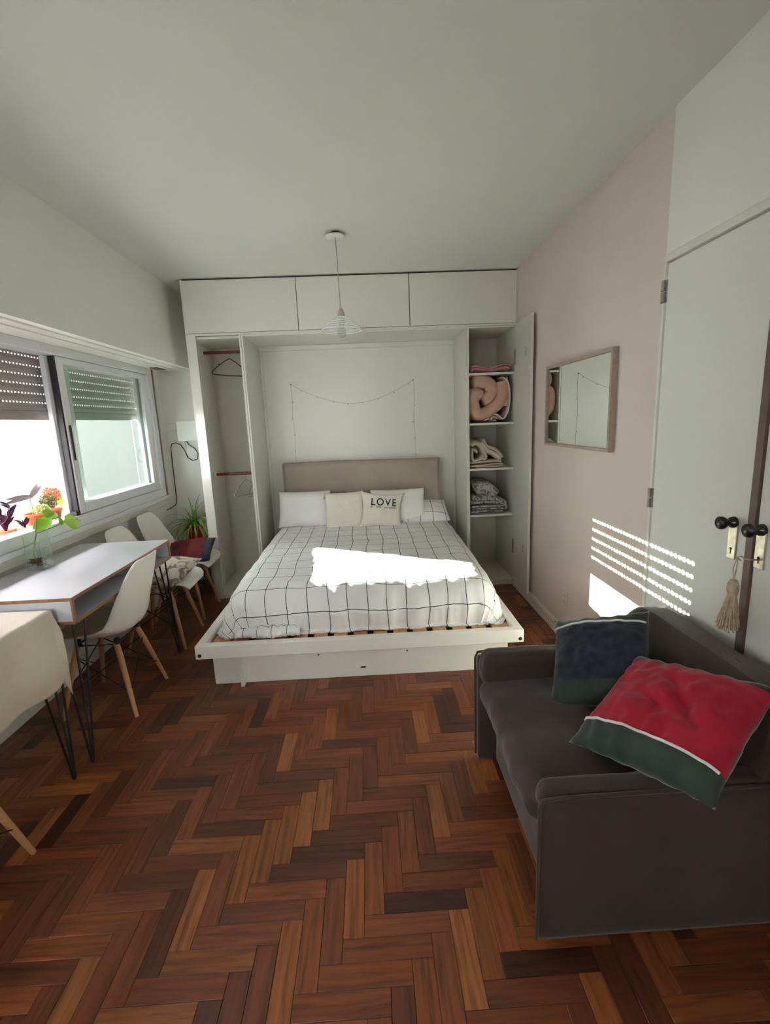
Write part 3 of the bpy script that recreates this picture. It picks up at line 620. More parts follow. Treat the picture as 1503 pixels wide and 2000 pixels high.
# ------------------------------------------------------------ linens on the shelves
def roll_sheet(name, label, cat, m, c, turns, r0, r1, th, y0, y1, seed=0, sq=1.0, a0=0, extra=None, group=None, start_r=None):
    t = thing(name, label, cat, (c[0], (y0 + y1) / 2, c[1] - r1), group=group); mb = MB(); n = int(turns * 40); secs = 12
    def P(i):
        a = a0 + 2 * PI * turns * i / n; f = i / n; r = r0 + (r1 - th / 2 - r0) * f
        rr = r * (1 + .04 * math.sin(3 * a + seed)); x, z = rr * math.cos(a), rr * math.sin(a)
        mx = r1 * .97; return Vector((c[0] + x, 0, c[1] + z * sq))
    vs = []; hw = (y1 - y0) / 2
    for i in range(n + 1):
        p = P(i); tg = (P(min(i + 1, n)) - P(max(i - 1, 0))).normalized(); nn = Vector((tg.z, 0, -tg.x))
        for k in range(secs * 2):
            q = 2 * PI * k / (secs * 2); ca, sa = math.cos(q), math.sin(q)
            yy = math.copysign(abs(ca) ** .35, ca) * hw; nnn = math.copysign(abs(sa) ** .8, sa) * th / 2
            v = p + nn * nnn + Vector((0, (y0 + y1) / 2 + yy, 0)); v += Vector((.003, .010, .003)) * fbm(v * 22 + Vector((seed, 0, 0)), 1.0) * (1 if ca < 0 else .3)
            v.y += -.006 * abs(fbm((i * .35, 3, seed), 1.0)) if ca < 0 else 0
            vs.append(v)
    K = secs * 2; fs = [(i * K + k, i * K + (k + 1) % K, (i + 1) * K + (k + 1) % K, (i + 1) * K + k) for i in range(n) for k in range(K)]
    fs += [list(range(K)), list(range(n * K, n * K + K))[::-1]]
    mb.add(vs, fs, True); mb.build('rolled_sheet', m, t); return t
def path_sheet(mb, pts, th, y0, y1, seed=0, sub=6):
    P = [Vector((p[0], 0, p[1])) for p in pts]; Q = []
    for i in range(len(P) - 1):
        p0, p1, p2, p3 = P[max(i - 1, 0)], P[i], P[i + 1], P[min(i + 2, len(P) - 1)]
        for k in range(sub):
            t = k / sub; Q.append(.5 * ((2 * p1) + (p2 - p0) * t + (2 * p0 - 5 * p1 + 4 * p2 - p3) * t * t + (3 * p1 - p0 - 3 * p2 + p3) * t ** 3))
    Q.append(P[-1]); K = 20; vs = []; n = len(Q) - 1; hw = (y1 - y0) / 2
    for i, p in enumerate(Q):
        tg = (Q[min(i + 1, n)] - Q[max(i - 1, 0)]).normalized(); nn = Vector((tg.z, 0, -tg.x))
        for k in range(K):
            q = 2 * PI * k / K; ca, sa = math.cos(q), math.sin(q)
            v = p + nn * (math.copysign(abs(sa) ** .8, sa) * th / 2) + Vector((0, (y0 + y1) / 2 + math.copysign(abs(ca) ** .35, ca) * hw, 0))
            v += Vector((.003, .012, .003)) * fbm(v * 18 + Vector((seed, 0, 0)), 1.0); vs.append(v)
    fs = [(i * K + k, i * K + (k + 1) % K, (i + 1) * K + (k + 1) % K, (i + 1) * K + k) for i in range(n) for k in range(K)]
    fs += [list(range(K)), list(range(n * K, n * K + K))[::-1]]; mb.add(vs, fs, True)
pb = thing('folded_blanket', 'crumpled pink plush blanket on the top shelf', 'blanket', (1.02, 4.1, 1.82)); m = MB()
path_sheet(m, [(.862, 1.838), (.90, 1.856), (.96, 1.846), (1.03, 1.842), (1.09, 1.852), (1.15, 1.860), (1.185, 1.848)], .030, 3.97, 4.35, 1)
path_sheet(m, [(.866, 1.868), (.90, 1.878), (.95, 1.865), (1.02, 1.854), (1.08, 1.870), (1.14, 1.884), (1.185, 1.876), (1.19, 1.862)], .018, 3.965, 4.33, 5)
m.build('fold', M['pinkb'], pb)
cm = thing('rolled_comforter', 'fat rolled rose comforter stuffed between the upper shelves', 'comforter', (1.0, 4.1, 1.418))
kp = lambda L_: [(.841 + (a - 95) * .00073, 1.80 - (b - 250) * .000695) for a, b in L_]
m = MB(); path_sheet(m, kp([(165, 318), (250, 318), (340, 345), (375, 420), (340, 490), (270, 520)]), .122, 3.975, 4.34, 3, 8)
path_sheet(m, kp([(250, 478), (190, 455), (160, 500), (165, 600), (205, 690), (290, 690), (390, 630), (470, 540), (495, 430), (478, 320)]), .106, 3.965, 4.34, 9, 8); m.build('roll', M['comf'], cm)
m = MB(); path_sheet(m, kp([(530, 275), (545, 380), (550, 500), (520, 610)]), .030, 3.98, 4.34, 5); m.build('outer_layer', M['comf'], cm)
m = MB(); path_sheet(m, [(1.12, 1.782), (1.165, 1.745), (1.184, 1.66), (1.182, 1.56), (1.160, 1.48), (1.125, 1.448), (1.085, 1.478), (1.05, 1.486)], .022, 3.965, 4.34, 4)
path_sheet(m, [(1.075, 1.452), (1.05, 1.462), (1.03, 1.448), (1.045, 1.434), (1.07, 1.436)], .018, 3.965, 4.3, 6); path_sheet(m, [(1.01, 1.448), (.99, 1.446), (.97, 1.434)], .018, 3.965, 4.3, 7); m.build('lining', M['lining'], cm)
bg_ = thing('folded_blanket', 'beige blanket rolled on itself on the second shelf from below', 'blanket', (1.0, 4.1, 1.04)); m = MB()
path_sheet(m, [(.860, 1.060), (.95, 1.062), (1.05, 1.070), (1.12, 1.068), (1.13, 1.056), (1.10, 1.050), (.90, 1.052)], .020, 3.975, 4.35, 1)
path_sheet(m, [(.862, 1.085), (.95, 1.090), (1.06, 1.094), (1.12, 1.088)], .026, 3.98, 4.35, 2)
sp = [(.893 + (.012 + .0058 * k) * math.cos(.55 * k), 1.168 + (.012 + .0058 * k) * math.sin(.55 * k)) for k in range(12)]
path_sheet(m, [p for p in sp if p[0] > .862], .030, 3.975, 4.33, 3)
path_sheet(m, [(.865, 1.235), (.91, 1.252), (.955, 1.225), (.98, 1.165), (.985, 1.125), (.96, 1.118), (.94, 1.135)], .046, 3.975, 4.33, 4)
path_sheet(m, [(.955, 1.262), (.975, 1.225), (1.005, 1.185), (1.05, 1.165), (1.10, 1.128), (1.105, 1.105)], .050, 3.975, 4.33, 5)
path_sheet(m, [(.965, 1.285), (1.00, 1.225), (1.06, 1.198), (1.11, 1.155), (1.13, 1.125)], .032, 3.975, 4.33, 6)
m.build('fold', M['beige'], bg_)
qb = thing('folded_quilt', 'thick folded leaf-patterned quilt on the lowest shelf with linen', 'quilt', (1.0, 4.1, .64)); m = MB()
for k, (x1, z) in enumerate(((1.135, .660), (1.15, .682), (1.14, .704))): path_sheet(m, [(.862, z), (.95, z + .003), (1.05, z + .002), (x1, z)], .022, 3.975, 4.34, k)
path_sheet(m, [(.864, .735), (.95, .745), (1.05, .742), (1.13, .725), (1.165, .70), (1.155, .672)], .040, 3.975, 4.34, 5)
path_sheet(m, [(.870, .790), (.90, .780), (.95, .782), (1.05, .772), (1.12, .748), (1.16, .722)], .056, 3.97, 4.34, 6)
path_sheet(m, [(.905, .845), (.95, .862), (1.00, .858), (1.04, .830), (1.07, .795)], .125, 3.985, 4.33, 7)
m.build('fold', M['quiltprint'], qb)

# ------------------------------------------------------------ mirror, outlet, electrical box, cable
mr = thing('wall_mirror', 'rectangular mirror in a thin taupe wooden frame on the mauve wall', 'mirror', (XR, 2.787, 1.264))
my0, my1, mz0, mz1, mtk = 2.350, 3.224, 1.264, 1.776, .032
for (a, b, c, d) in ((my0, my1, mz0, mz0 + .018), (my0, my1, mz1 - .018, mz1), (my0, my0 + .018, mz0 + .018, mz1 - .018), (my1 - .018, my1, mz0 + .018, mz1 - .018)):
    bx('frame_rail', M['mframe'], mr, XR - mtk, XR - .0005, a, b, c, d, r=.001)
bx('mirror_glass', M['mirror'], mr, XR - mtk + .010, XR - .002, my0 + .018, my1 - .018, mz0 + .018, mz1 - .018, r=0)
ou = thing('wall_outlet', 'white double outlet plate low on the mauve wall beside the sofa', 'outlet', (XR, 2.865, .27))
bx('plate', M['mauve'], ou, XR - .007, XR, 2.828, 2.900, .235, .335, r=.003)
for z in (.262, .305):
    s = MB()
    for dy in (-.010, .010): s.box(XR - .0078, XR - .0068, 2.864 + dy - .0015, 2.864 + dy + .0015, z - .005, z + .005)
    s.build('socket_slot', M['bolt'], ou)
eb = thing('junction_box', 'white flat junction box on the back wall beside the closet', 'electrical box', (-1.62, YB, 1.36))
bx('cover', M['whitep'], eb, -1.757, -1.50, YB - .045, YB, 1.362, 1.535, r=.004); bx('lip', M['whitep'], eb, -1.760, -1.497, YB - .052, YB - .045, 1.358, 1.540, r=.002)
MB().tube([(XL + .004, YB - .006, 1.525), (-1.758, YB - .006, 1.520)], .004, 6).tube([(XL + .004, YB - .006, 1.462), (-1.758, YB - .006, 1.456)], .004, 6).build('conduit', M['whitep'], eb)
MB().tube([(-1.716, YB - .01, 1.36), (-1.716, YB - .01, 1.215)], .006, 6).build('conduit', M['whitep'], eb)
props(MB().tube([(-1.70, YB - .014, 1.36), (-1.675, YB - .016, 1.32), (-1.625, YB - .018, 1.285), (-1.600, YB - .018, 1.235), (-1.615, YB - .016, 1.185), (-1.66, YB - .016, 1.175), (-1.70, YB - .014, 1.20), (-1.722, YB - .014, 1.27), (-1.755, YB - .012, 1.325), (-1.80, YB - .01, 1.345), (-1.838, YB - .008, 1.335), (-1.850, YB - .008, 1.30), (-1.853, YB - .008, 1.10), (-1.855, YB - .008, .90), (-1.856, YB - .010, .79), (-1.860, YB - .03, .765), (-1.862, YB - .12, .752), (-1.864, YB - .22, .750)], .0042, 7).build('loose_cable', M['black']), 'black cable looping below the junction box and down the corner', 'cable')

# ------------------------------------------------------------ pendant lamp
LX, LY = -.146, 3.14
lp = thing('pendant_lamp', 'pendant lamp with a spiral white wire shade and bare clear bulb', 'lamp', (LX, LY, H))
MB().lathe([(0, 2.572), (.055, 2.572), (.060, 2.576), (.060, 2.582), (.0, 2.582)], 32, (LX, LY, 0)).build('canopy', M['whitep'], lp)
MB().lathe([(0, 2.582), (.030, 2.582), (.030, H), (.0, H)], 20, (LX, LY, 0)).build('ceiling_mount', M['bolt'], lp)
MB().tube([(LX, LY, 2.572), (LX + .004, LY, 2.45), (LX + .006, LY, 2.30), (LX + .009, LY, 2.165)], .0028, 7).build('cord', M['wire'], lp)
cx_ = LX + .010
MB().lathe([(0, 2.172), (.006, 2.170), (.016, 2.155), (.021, 2.135), (.023, 2.118), (.021, 2.105), (.018, 2.085), (.016, 2.070), (0, 2.070)], 20, (cx_, LY, 0)).build('lamp_socket', M['socket'], lp)
MB().lathe([(.013, 2.070), (.014, 2.062), (.021, 2.050), (.027, 2.034), (.027, 2.022), (.022, 2.006), (.012, 1.996), (0, 1.993)], 24, (cx_, LY, 0)).build('bulb', M['bulb'], lp)
shd = MB(); pts = []
for k in range(0, 24 * 6 + 1):
    a = 2 * PI * k / 24; f = k / (24 * 6); rr = .024 + .103 * f ** .8; pts.append((cx_ + rr * math.cos(a), LY + rr * math.sin(a), 2.120 - .082 * f ** 1.1))
shd.tube(pts, .0028, 6)
for q in range(4):
    a = q * PI / 2 + .4; shd.tube([(cx_ + rr_ * math.cos(a), LY + rr_ * math.sin(a), zz) for rr_, zz in ((.022, 2.120), (.05, 2.104), (.09, 2.070), (.127, 2.038))], .0022, 5)
shd.tube([(cx_ + .128 * math.cos(2 * PI * k / 40), LY + .128 * math.sin(2 * PI * k / 40), 2.038) for k in range(40)], .0032, 6, closed=True)
shd.build('lamp_shade', M['whitem'], lp)

# ------------------------------------------------------------ desk
def hairpin(parent, x, y, ztop, dx, dy, three=True, fx=None, fy=None):
    m = MB(); fx = x + dx if fx is None else fx; fy = y + dy if fy is None else fy; sx = 1 if dx > 0 else -1; sy = 1 if dy > 0 else -1
    tops = [(x - sx * .085, y, ztop), (x, y - sy * .085, ztop)] + ([(x - sx * .0, y + sy * .0, ztop)] if three else [])
    a, b = tops[0], tops[1]
    m.tube([a, (fx - .006, fy, .02), (fx - .004, fy, .007), (fx, fy, .005), (fx + .004, fy, .007), (fx + .006, fy, .02), b], .0052, 8)
    if three: m.tube([tops[2], (fx, fy - sy * .004, .04), (fx, fy, .012)], .0052, 8)
    o = m.build('leg', M['black'], parent)
    MB().box(x - .10 if sx > 0 else x - .008, x + .008 if sx > 0 else x + .10, y - .10 if sy > 0 else y - .008, y + .008 if sy > 0 else y + .10, ztop, ztop + .003).build('mounting_plate', M['black'], o)
dk = thing('desk', 'white laminate desk with plywood edges and an open front slot', 'desk', (-1.58, 2.457, 0))
dx0, dx1, dy0, dy1 = -1.851, -1.299, 1.953, 2.965
bx('desk_top', M['ply'], dk, dx0, dx1, dy0, dy1, .764, .7788, r=.001); bx('laminate_top', M['top'], dk, dx0, dx1, dy0, dy1, .7789, .7800, r=.0003)
bx('bottom_board', M['ply'], dk, dx0, dx1, dy0, dy1, .658, .672, r=.001)
bx('lining', M['top'], dk, dx0 + .015, dx1 - .003, dy0 + .017, dy1 - .017, .6725, .6735, r=0); bx('lining', M['top'], dk, dx0 + .015, dx1 - .003, dy0 + .017, dy1 - .017, .7625, .7635, r=0)
bx('side_board', M['top'], dk, dx0, dx1 - .008, dy0 + .0005, dy0 + .016, .6725, .7635, r=.0005); bx('side_board', M['top'], dk, dx0, dx1 - .008, dy1 - .016, dy1 - .0005, .6725, .7635, r=.0005)
bx('edge_band', M['ply'], dk, dx1 - .0078, dx1, dy0 + .0003, dy0 + .016, .6725, .7635, r=.0003); bx('edge_band', M['ply'], dk, dx1 - .0078, dx1, dy1 - .016, dy1 - .0003, .6725, .7635, r=.0003)
bx('divider', M['top'], dk, dx0 + .3, dx1 - .02, 2.60, 2.614, .6725, .7635, r=.0003)
bx('back_board', M['top'], dk, dx0, dx0 + .014, dy0 + .0165, dy1 - .0165, .6725, .7635, r=.0003)
for (x, y, a, b) in ((dx1 - .03, dy0 + .03, .018, -.055), (dx1 - .03, dy1 - .03, .010, .020), (dx0 + .05, dy0 + .03, -.02, -.02), (dx0 + .05, dy1 - .03, -.02, .02)): hairpin(dk, x, y, .655, a, b)
t2 = thing('side_table', 'white table hidden under a cream tablecloth, on black hairpin legs', 'table', (-1.66, 1.42, 0))
bx('table_top', M['top'], t2, -1.845, -1.385, .92, 1.925, .722, .742, r=.002)
for (x, y, a, b) in ((-1.41, 1.90, .075, -.07), (-1.41, .96, .05, -.03), (-1.80, 1.88, -.02, .02), (-1.80, .96, -.02, -.02)): hairpin(t2, x, y, .718, a, b)
tcm = MB()
def tcloth(u, v):
    s = -.56 + 1.12 * u + 0; yf = .75 + (1.915 + .26 - .75) * v; xf = -1.845 + (.46 + .34 - .10 * max(0, 1.75 - yf)) * u; ax1, ay1 = -1.385, 1.915; ox = max(xf - ax1, 0); oy = max(yf - ay1, 0); d = math.hypot(ox, oy)
    ox2 = ox; x = min(xf, ax1); y = min(yf, ay1); z = .7435
    if d > 0:
        ex, ey = ox / d, oy / d; R_ = .018; q = min(d / R_, PI / 2); out = R_ * math.sin(q); dn = R_ * (1 - math.cos(q)); e = max(0, d - R_ * PI / 2)
        k = min(1, e / .10); corner = 2 * min(ex, ey)
        wv = .016 * k * math.sin(y * 21 + 1.0 + ey * 3) * (e / .35) + .012 * k * fbm((u * 5, v * 6, 2), 1.0)
        x += ex * (out + .03 * e + wv); y += ey * (out + .03 * e + wv * .3) ; z -= dn + e * .985
        if corner > .1: x += .012 * corner * k; y += .012 * corner * k
    z += .0015 * fbm((u * 9, v * 9, 1), 1.0) * (0 if d > .02 else 1)
    return (x, y, max(z, .30))
NU, NV = 90, 110
tcm.grid(tcloth, NU, NV)
keep = []
tco = tcm.build('tablecloth', M['cloth']); props(tco, 'cream tablecloth draped over the table nearest the camera at left', 'tablecloth')
sm = tco.modifiers.new('thick', 'SOLIDIFY'); sm.thickness = .0015; sm.offset = -1

# ------------------------------------------------------------ moulded shell chairs
def chair(label, x, y, rz, group):
    t = thing('shell_chair', label, 'chair', (x, y, 0), rz, group)
    C = [(.245, .405), (.235, .432), (.20, .447), (.12, .437), (.02, .420), (-.08, .418), (-.155, .440), (-.195, .500), (-.215, .580), (-.235, .660), (-.255, .740), (-.272, .810), (-.275, .822)]
    Wd = [.150, .185, .205, .222, .232, .232, .222, .208, .198, .190, .172, .125, .055]
    Cup = [0, .004, .012, .030, .055, .075, .085, .085, .070, .050, .035, .015, .004]
    def cr(a, q):
        n = len(a) - 1; p = min(q * n, n - 1e-6); i = int(p); t_ = p - i; g = lambda k: a[max(0, min(n, k))]
        return .5 * ((2 * g(i)) + (g(i + 1) - g(i - 1)) * t_ + (2 * g(i - 1) - 5 * g(i) + 4 * g(i + 1) - g(i + 2)) * t_ * t_ + (3 * g(i) - g(i - 1) - 3 * g(i + 1) + g(i + 2)) * t_ ** 3)
    xs = [c[0] for c in C]; zs = [c[1] for c in C]
    def f(u, v):
        px, pz = cr(xs, u), cr(zs, u); e = .01; tx, tz = cr(xs, min(1, u + e)) - cr(xs, max(0, u - e)), cr(zs, min(1, u + e)) - cr(zs, max(0, u - e)); l = math.hypot(tx, tz) or 1
        nx, nz = tz / l, -tx / l
        if nz < 0 and u < .5: nx, nz = -nx, -nz
        b = 2 * v - 1; w = cr(Wd, u); cu = cr(Cup, u) * abs(b) ** 2.6; y_ = b * w * (1 - .04 * abs(b))
        if u >= .5 and nx < 0: nx, nz = -nx, -nz
        return (px + nx * cu, y_, pz + nz * cu)
    sh = MB(); sh.grid(f, 44, 22); o = sh.build('seat_shell', M['shell'], t, local=True)
    md = o.modifiers.new('thick', 'SOLIDIFY'); md.thickness = .006; md.offset = 0
    for sx in (1, -1):
        for sy in (1, -1):
            MB().tube([(sx * .098 + .005, sy * .105, .388), (sx * .12 + .003, sy * .125, .30), (sx * .188, sy * .188, 0)], [.0145, .0150, .0095], 12).build('leg', M['beech'], t, local=True)
    br = MB()
    for sx in (1, -1):
        br.tube([(sx * .118, .123, .315), (sx * .165, -.165, .125)], .0032, 6); br.tube([(sx * .118, -.123, .315), (sx * .165, .165, .125)], .0032, 6)
    for sy in (1, -1):
        br.tube([(.118, sy * .123, .315), (-.165, sy * .165, .125)], .0032, 6); br.tube([(-.118, sy * .123, .315), (.165, sy * .165, .125)], .0032, 6)
    br.tube([(.11, -.11, .375), (.11, .11, .375), (-.10, .11, .375), (-.10, -.11, .375)], .005, 6, closed=True)
    br.build('brace', M['black'], t, local=True)
    for sx in (1, -1):
        for sy in (1, -1): MB().lathe([(.0, .378), (.017, .378), (.017, .398), (.012, .408), (0, .408)], 10, (sx * .10, sy * .105, 0)).build('shell_mount', M['black'], t, local=True)
    return t
CG = 'white moulded shell chairs with beech legs'
chair('white shell chair at the desk, its back to the room', -1.465, 2.455, PI, CG)
chair('white shell chair under the clothed table, one beech leg showing', -1.454, 1.285, PI, CG)
chair('white shell chair by the wall holding the pale leaf-print cushion', -1.50, 3.20, .03, CG)
chair('white shell chair in the corner holding the maroon cushion', -1.53, 3.70, .0, CG)
cushion('scatter_cushion', 'pale leaf-print cushion leaning on the nearer wall-side chair', 'cushion', M['leafprint'], .40, .36, .13, (-1.46, 3.17, .505), (.92, -.25, .03), (.1, .85, .22), None, seed=31, pinch=.05)
cushion('scatter_cushion', 'maroon and navy patterned cushion on the corner chair', 'cushion', [M['darkprint'], M['navy']], .36, .34, .12, (-1.47, 3.70, .505), (.97, .10, .05), (-.1, .85, .28), None, seed=37, pinch=.04, mfn=lambda u, v: 1 if u > .86 else 0)

# ------------------------------------------------------------ sofa
sf = thing('sofa', 'small brown velvet sofa with slim padded arms by the doors', 'sofa', (.82, 1.45, 0))
def soft(mb, x0, x1, y0, y1, z0, z1, r, amp=.006, sc=6, seed=0, dome=0.0, n=22):
    bm = bmesh.new(); bmesh.ops.create_cube(bm, size=2); bmesh.ops.subdivide_edges(bm, edges=bm.edges[:], cuts=n, use_grid_fill=True)
    hx, hy, hz = (x1 - x0) / 2, (y1 - y0) / 2, (z1 - z0) / 2; c = Vector(((x0 + x1) / 2, (y0 + y1) / 2, (z0 + z1) / 2))
    for v in bm.verts:
        p = Vector((v.co.x * hx, v.co.y * hy, v.co.z * hz)); q = Vector((max(-hx + r, min(hx - r, p.x)), max(-hy + r, min(hy - r, p.y)), max(-hz + r, min(hz - r, p.z))))
        d = p - q; p = q + d.normalized() * r if d.length > 1e-6 else p
        k = (1 - abs(v.co.x) ** 3) * (1 - abs(v.co.y) ** 3); p.z += dome * k * (1 if v.co.z > 0 else 0)
        w = c + p; nn = p.normalized()
        if dome > .015 and v.co.z > 0: w.z += .005 * math.sin(w.y * 26 + 3 * fbm((w.x * 3, w.y * 2, 0), 1.0)) * max(0, 1 - abs(w.x - c.x) / hx) ** .5 * (.4 + abs(fbm((w.x * 2, w.y * 3, 5), 1.0)) * 2.5)
        w += nn * amp * (fbm((w.x * sc + seed, w.y * sc, w.z * sc), 1.0) + .4 * fbm((w.x * sc * 3 + seed, w.y * sc * 3, w.z * sc * 3), 1.0)); v.co = w
    bm.verts.index_update(); mb.add([v.co for v in bm.verts], [[v.index for v in f.verts] for f in bm.faces], True); bm.free(); return mb
V = M['velvet']
soft(MB(), .475, 1.10, 1.125, 1.765, .035, .235, .02, .002, seed=1).build('base', V, sf)
soft(MB(), .455, 1.06, 1.125, 1.765, .235, .315, .025, .003, seed=2).build('bed_layer', V, sf)
soft(MB(), .405, 1.04, 1.130, 1.760, .312, .422, .045, .016, 5, seed=5, dome=.020, n=44).build('seat_cushion', V, sf)
def arm(y0, y1, p0, p1, zt, pz0, pz1, py):
    m = MB(); X0_, X1_ = .412, 1.195
    soft(m, X0_, X1_, y0, y1, .004, zt, .015, .003, 4, seed=y0 * 9, n=22)
    o = m.build('arm', V, sf)
    MB().tube([(X0_ - .004, py, z) for z in (.015, .2, .35, zt - .02)] + [(X0_ + .006, py, zt + .004), (X0_ + .04, py, zt + .008), (X0_ + .3, py, zt + .009), (X1_ - .1, py, zt + .006)], .0055, 8).build('piping', V, o)
    b = MB(); soft(b, X0_ + .004, X1_ - .12, p0, p1, pz0, pz1, min(.045, (p1 - p0) / 2.2), .011, 9, seed=y0 * 3, n=30); b.build('arm_pad', V, o)
    return o
arm(1.062, 1.100, 1.068, 1.142, .462, .40, .486, 1.064)
arm(1.792, 1.832, 1.708, 1.824, .490, .385, .530, 1.828)
bk = MB(); bmx = bmesh.new(); bmesh.ops.create_cube(bmx, size=2); bmesh.ops.subdivide_edges(bmx, edges=bmx.edges[:], cuts=24, use_grid_fill=True)
for v in bmx.verts:
    a, b, c = v.co; zz = .12 + (.575) * (c + 1) / 2; f = (c + 1) / 2; xf = .955 + .085 * f; xb = 1.205 - .02 * f; x = xf + (xb - xf) * (a + 1) / 2
    y = 1.445 + b * (.375 if c > -.2 else .33)
    if abs(b) > .9: x = x
    ed = max(0, f - .86) / .14; x += (-a) * .03 * ed ** 2; y -= b * .03 * ed ** 2 * 1.0; zz -= .020 * abs(b) ** 8 * f
    p = Vector((x, y, zz)); p += Vector((-.010 if a < 0 else 0, 0, .004)) * fbm((y * 7, zz * 7, 3), 1.0) + Vector((-.022 * (1 - b * b) * (1 - c * c) if a < 0 else 0, 0, 0)); v.co = p
bmx.verts.index_update(); bk.add([v.co for v in bmx.verts], [[v.index for v in f.verts] for f in bmx.faces], True); bmx.free()
bk.build('backrest', V, sf)
for x in (.50, 1.15):
    for y in (1.14, 1.75): MB().lathe([(0, 0), (.018, 0), (.022, .04), (0, .04)], 12, (x, y, 0)).build('leg', M['bolt'], sf)
c1 = cushion('scatter_cushion', 'navy knit cushion with green velvet ends at the far sofa arm', 'cushion', [M['navy'], M['green']], .36, .38, .15, (.815, 1.575, .572), (.22, -.16, .09), (.19, .19, .21), None, seed=41, pinch=.08, n=48,
             mfn=lambda u, v: 1 if (v > .84 or v < .20) else 0, wr=.012, piping=(.02, .98, .84, .84, M['piping']))
c2 = cushion('scatter_cushion', 'crimson felt cushion with green velvet ends over the near sofa arm', 'cushion', [M['red'], M['green']], .42, .41, .15, (.83, 1.20, .590), (.43, -.86, .20), (.30, .18, .16), None, seed=47, pinch=.07, n=48,
             mfn=lambda u, v: 1 if (v < .20 or v > .92) else 0, wr=.022, piping=(.02, .98, .20, .20, M['piping']))

# ------------------------------------------------------------ tassel on the key of the second door
kt = thing('key_tassel', 'natural yarn tassel hanging from the key of the closet door', 'tassel', (XR - .045, 1.43, .985))
MB().tube([(XR - .010, 1.400, .985), (XR - .045, 1.415, .985)], .0028, 6).tube([(XR - .045, 1.415 + .0, .985), (XR - .050, 1.425, .992), (XR - .052, 1.440, .985), (XR - .050, 1.425, .978)], .0028, 6).build('key', M['steel'], kt)
ty = 1.442; tx = XR - .050
MB().tube([(tx, ty - .004, .985), (tx + .002, ty, .945), (tx, ty + .002, .905)], .0022, 6).tube([(tx, ty - .002, .985), (tx - .004, ty + .006, .945), (tx, ty + .004, .905)], .0018, 6).build('cord', M['tassel'], kt)
MB().lathe([(0, .908), (.010, .905), (.017, .890), (.018, .872), (.014, .852), (.013, .846)], 14, (tx, ty + .003, 0)).build('knot', M['tassel'], kt)
sk = MB()
for k in range(70):
    a = 2 * PI * random.random(); rr = random.uniform(.2, 1); b0 = (tx + .011 * rr * math.cos(a), ty + .003 + .011 * rr * math.sin(a), .855)
    e = (tx + .034 * rr * math.cos(a), ty + .006 + .040 * rr * math.sin(a), .735 + random.uniform(-.006, .012)); e = (min(e[0], XR - .008), e[1], e[2])
    mid = ((b0[0] + e[0]) / 2 + random.uniform(-.003, .003), (b0[1] + e[1]) / 2 + random.uniform(-.003, .003), .80)
    sk.tube([b0, mid, e], [.0028, .0032, .0026], 5)
sk.build('skirt', M['tassel'], kt, kind='stuff')

# ------------------------------------------------------------ plants
def blade(p0, d, length, width, droop, n=10, twist=0.0):
    d = Vector(d).normalized(); pts = []; p = Vector(p0); v = d.copy()
    for k in range(n + 1):
        pts.append(p.copy()); v = (v + Vector((0, 0, -droop / n))).normalized(); p = p + v * length / n
    side = d.cross(Vector((0, 0, 1))); side = side.normalized() if side.length > 1e-3 else Vector((1, 0, 0))
    vs = []
    for k, q in enumerate(pts):
        f = k / n; w = width * (1 - f) ** .6 * min(1, .4 + f * 4) / 2; vs += [q - side * w, q + Vector((0, 0, -w * .5)), q + side * w]
    fs = [(3 * k + j, 3 * k + 3 + j, 3 * k + 4 + j, 3 * k + 1 + j) for k in range(n) for j in range(2)]
    return vs, fs
st = thing('plant_stool', 'small wooden stool in the corner under the spider plant', 'stool', (-1.60, 4.24, 0))
bx('seat', M['strip'], st, -1.74, -1.46, 4.10, 4.38, .44, .465, r=.004)
for x in (-1.72, -1.48):
    for y in (4.12, 4.36): MB().tube([(x, y, 0), (x * .985 - .024, y * .998 + .008, .44)], .012, 8).build('leg', M['strip'], st)
sp_ = thing('spider_plant', 'spider plant with arching leaves in a red pot on the corner stool', 'plant', (-1.61, 4.22, .465))
MB().lathe([(0, .467), (.052, .467), (.062, .53), (.072, .60), (.076, .602), (.076, .618), (.070, .618), (.066, .600), (0, .600)], 24, (-1.61, 4.22, 0)).build('pot', M['red_pot'], sp_)
MB().lathe([(0, .6015), (.064, .6015), (.064, .595)], 16, (-1.61, 4.22, 0)).build('soil', M['soil'], sp_)
for k in range(120):
    a = 2 * PI * random.random(); el = random.uniform(.25, 1.5); L_ = random.uniform(.20, .40); dry = random.random() < .16
    d = (math.cos(a) * math.cos(el), math.sin(a) * math.cos(el), math.sin(el))
    if math.sin(a) > .2: L_ *= .75
    vs, fs = blade((-1.61 + random.uniform(-.02, .02), 4.22 + random.uniform(-.02, .02), .605), d, L_, random.uniform(.012, .018), random.uniform(1.4, 3.4) * (1.4 if dry else 1))
    vs = [Vector((max(v.x, XL + .01), min(v.y, YB - .012), max(v.z, .47))) for v in vs]; vs = [Vector((min(v.x, -1.41), v.y, v.z)) for v in vs]
    m = MB(); m.add(vs, fs, True); m.build('leaf', M['leafy'] if dry else M['leaf'], sp_)
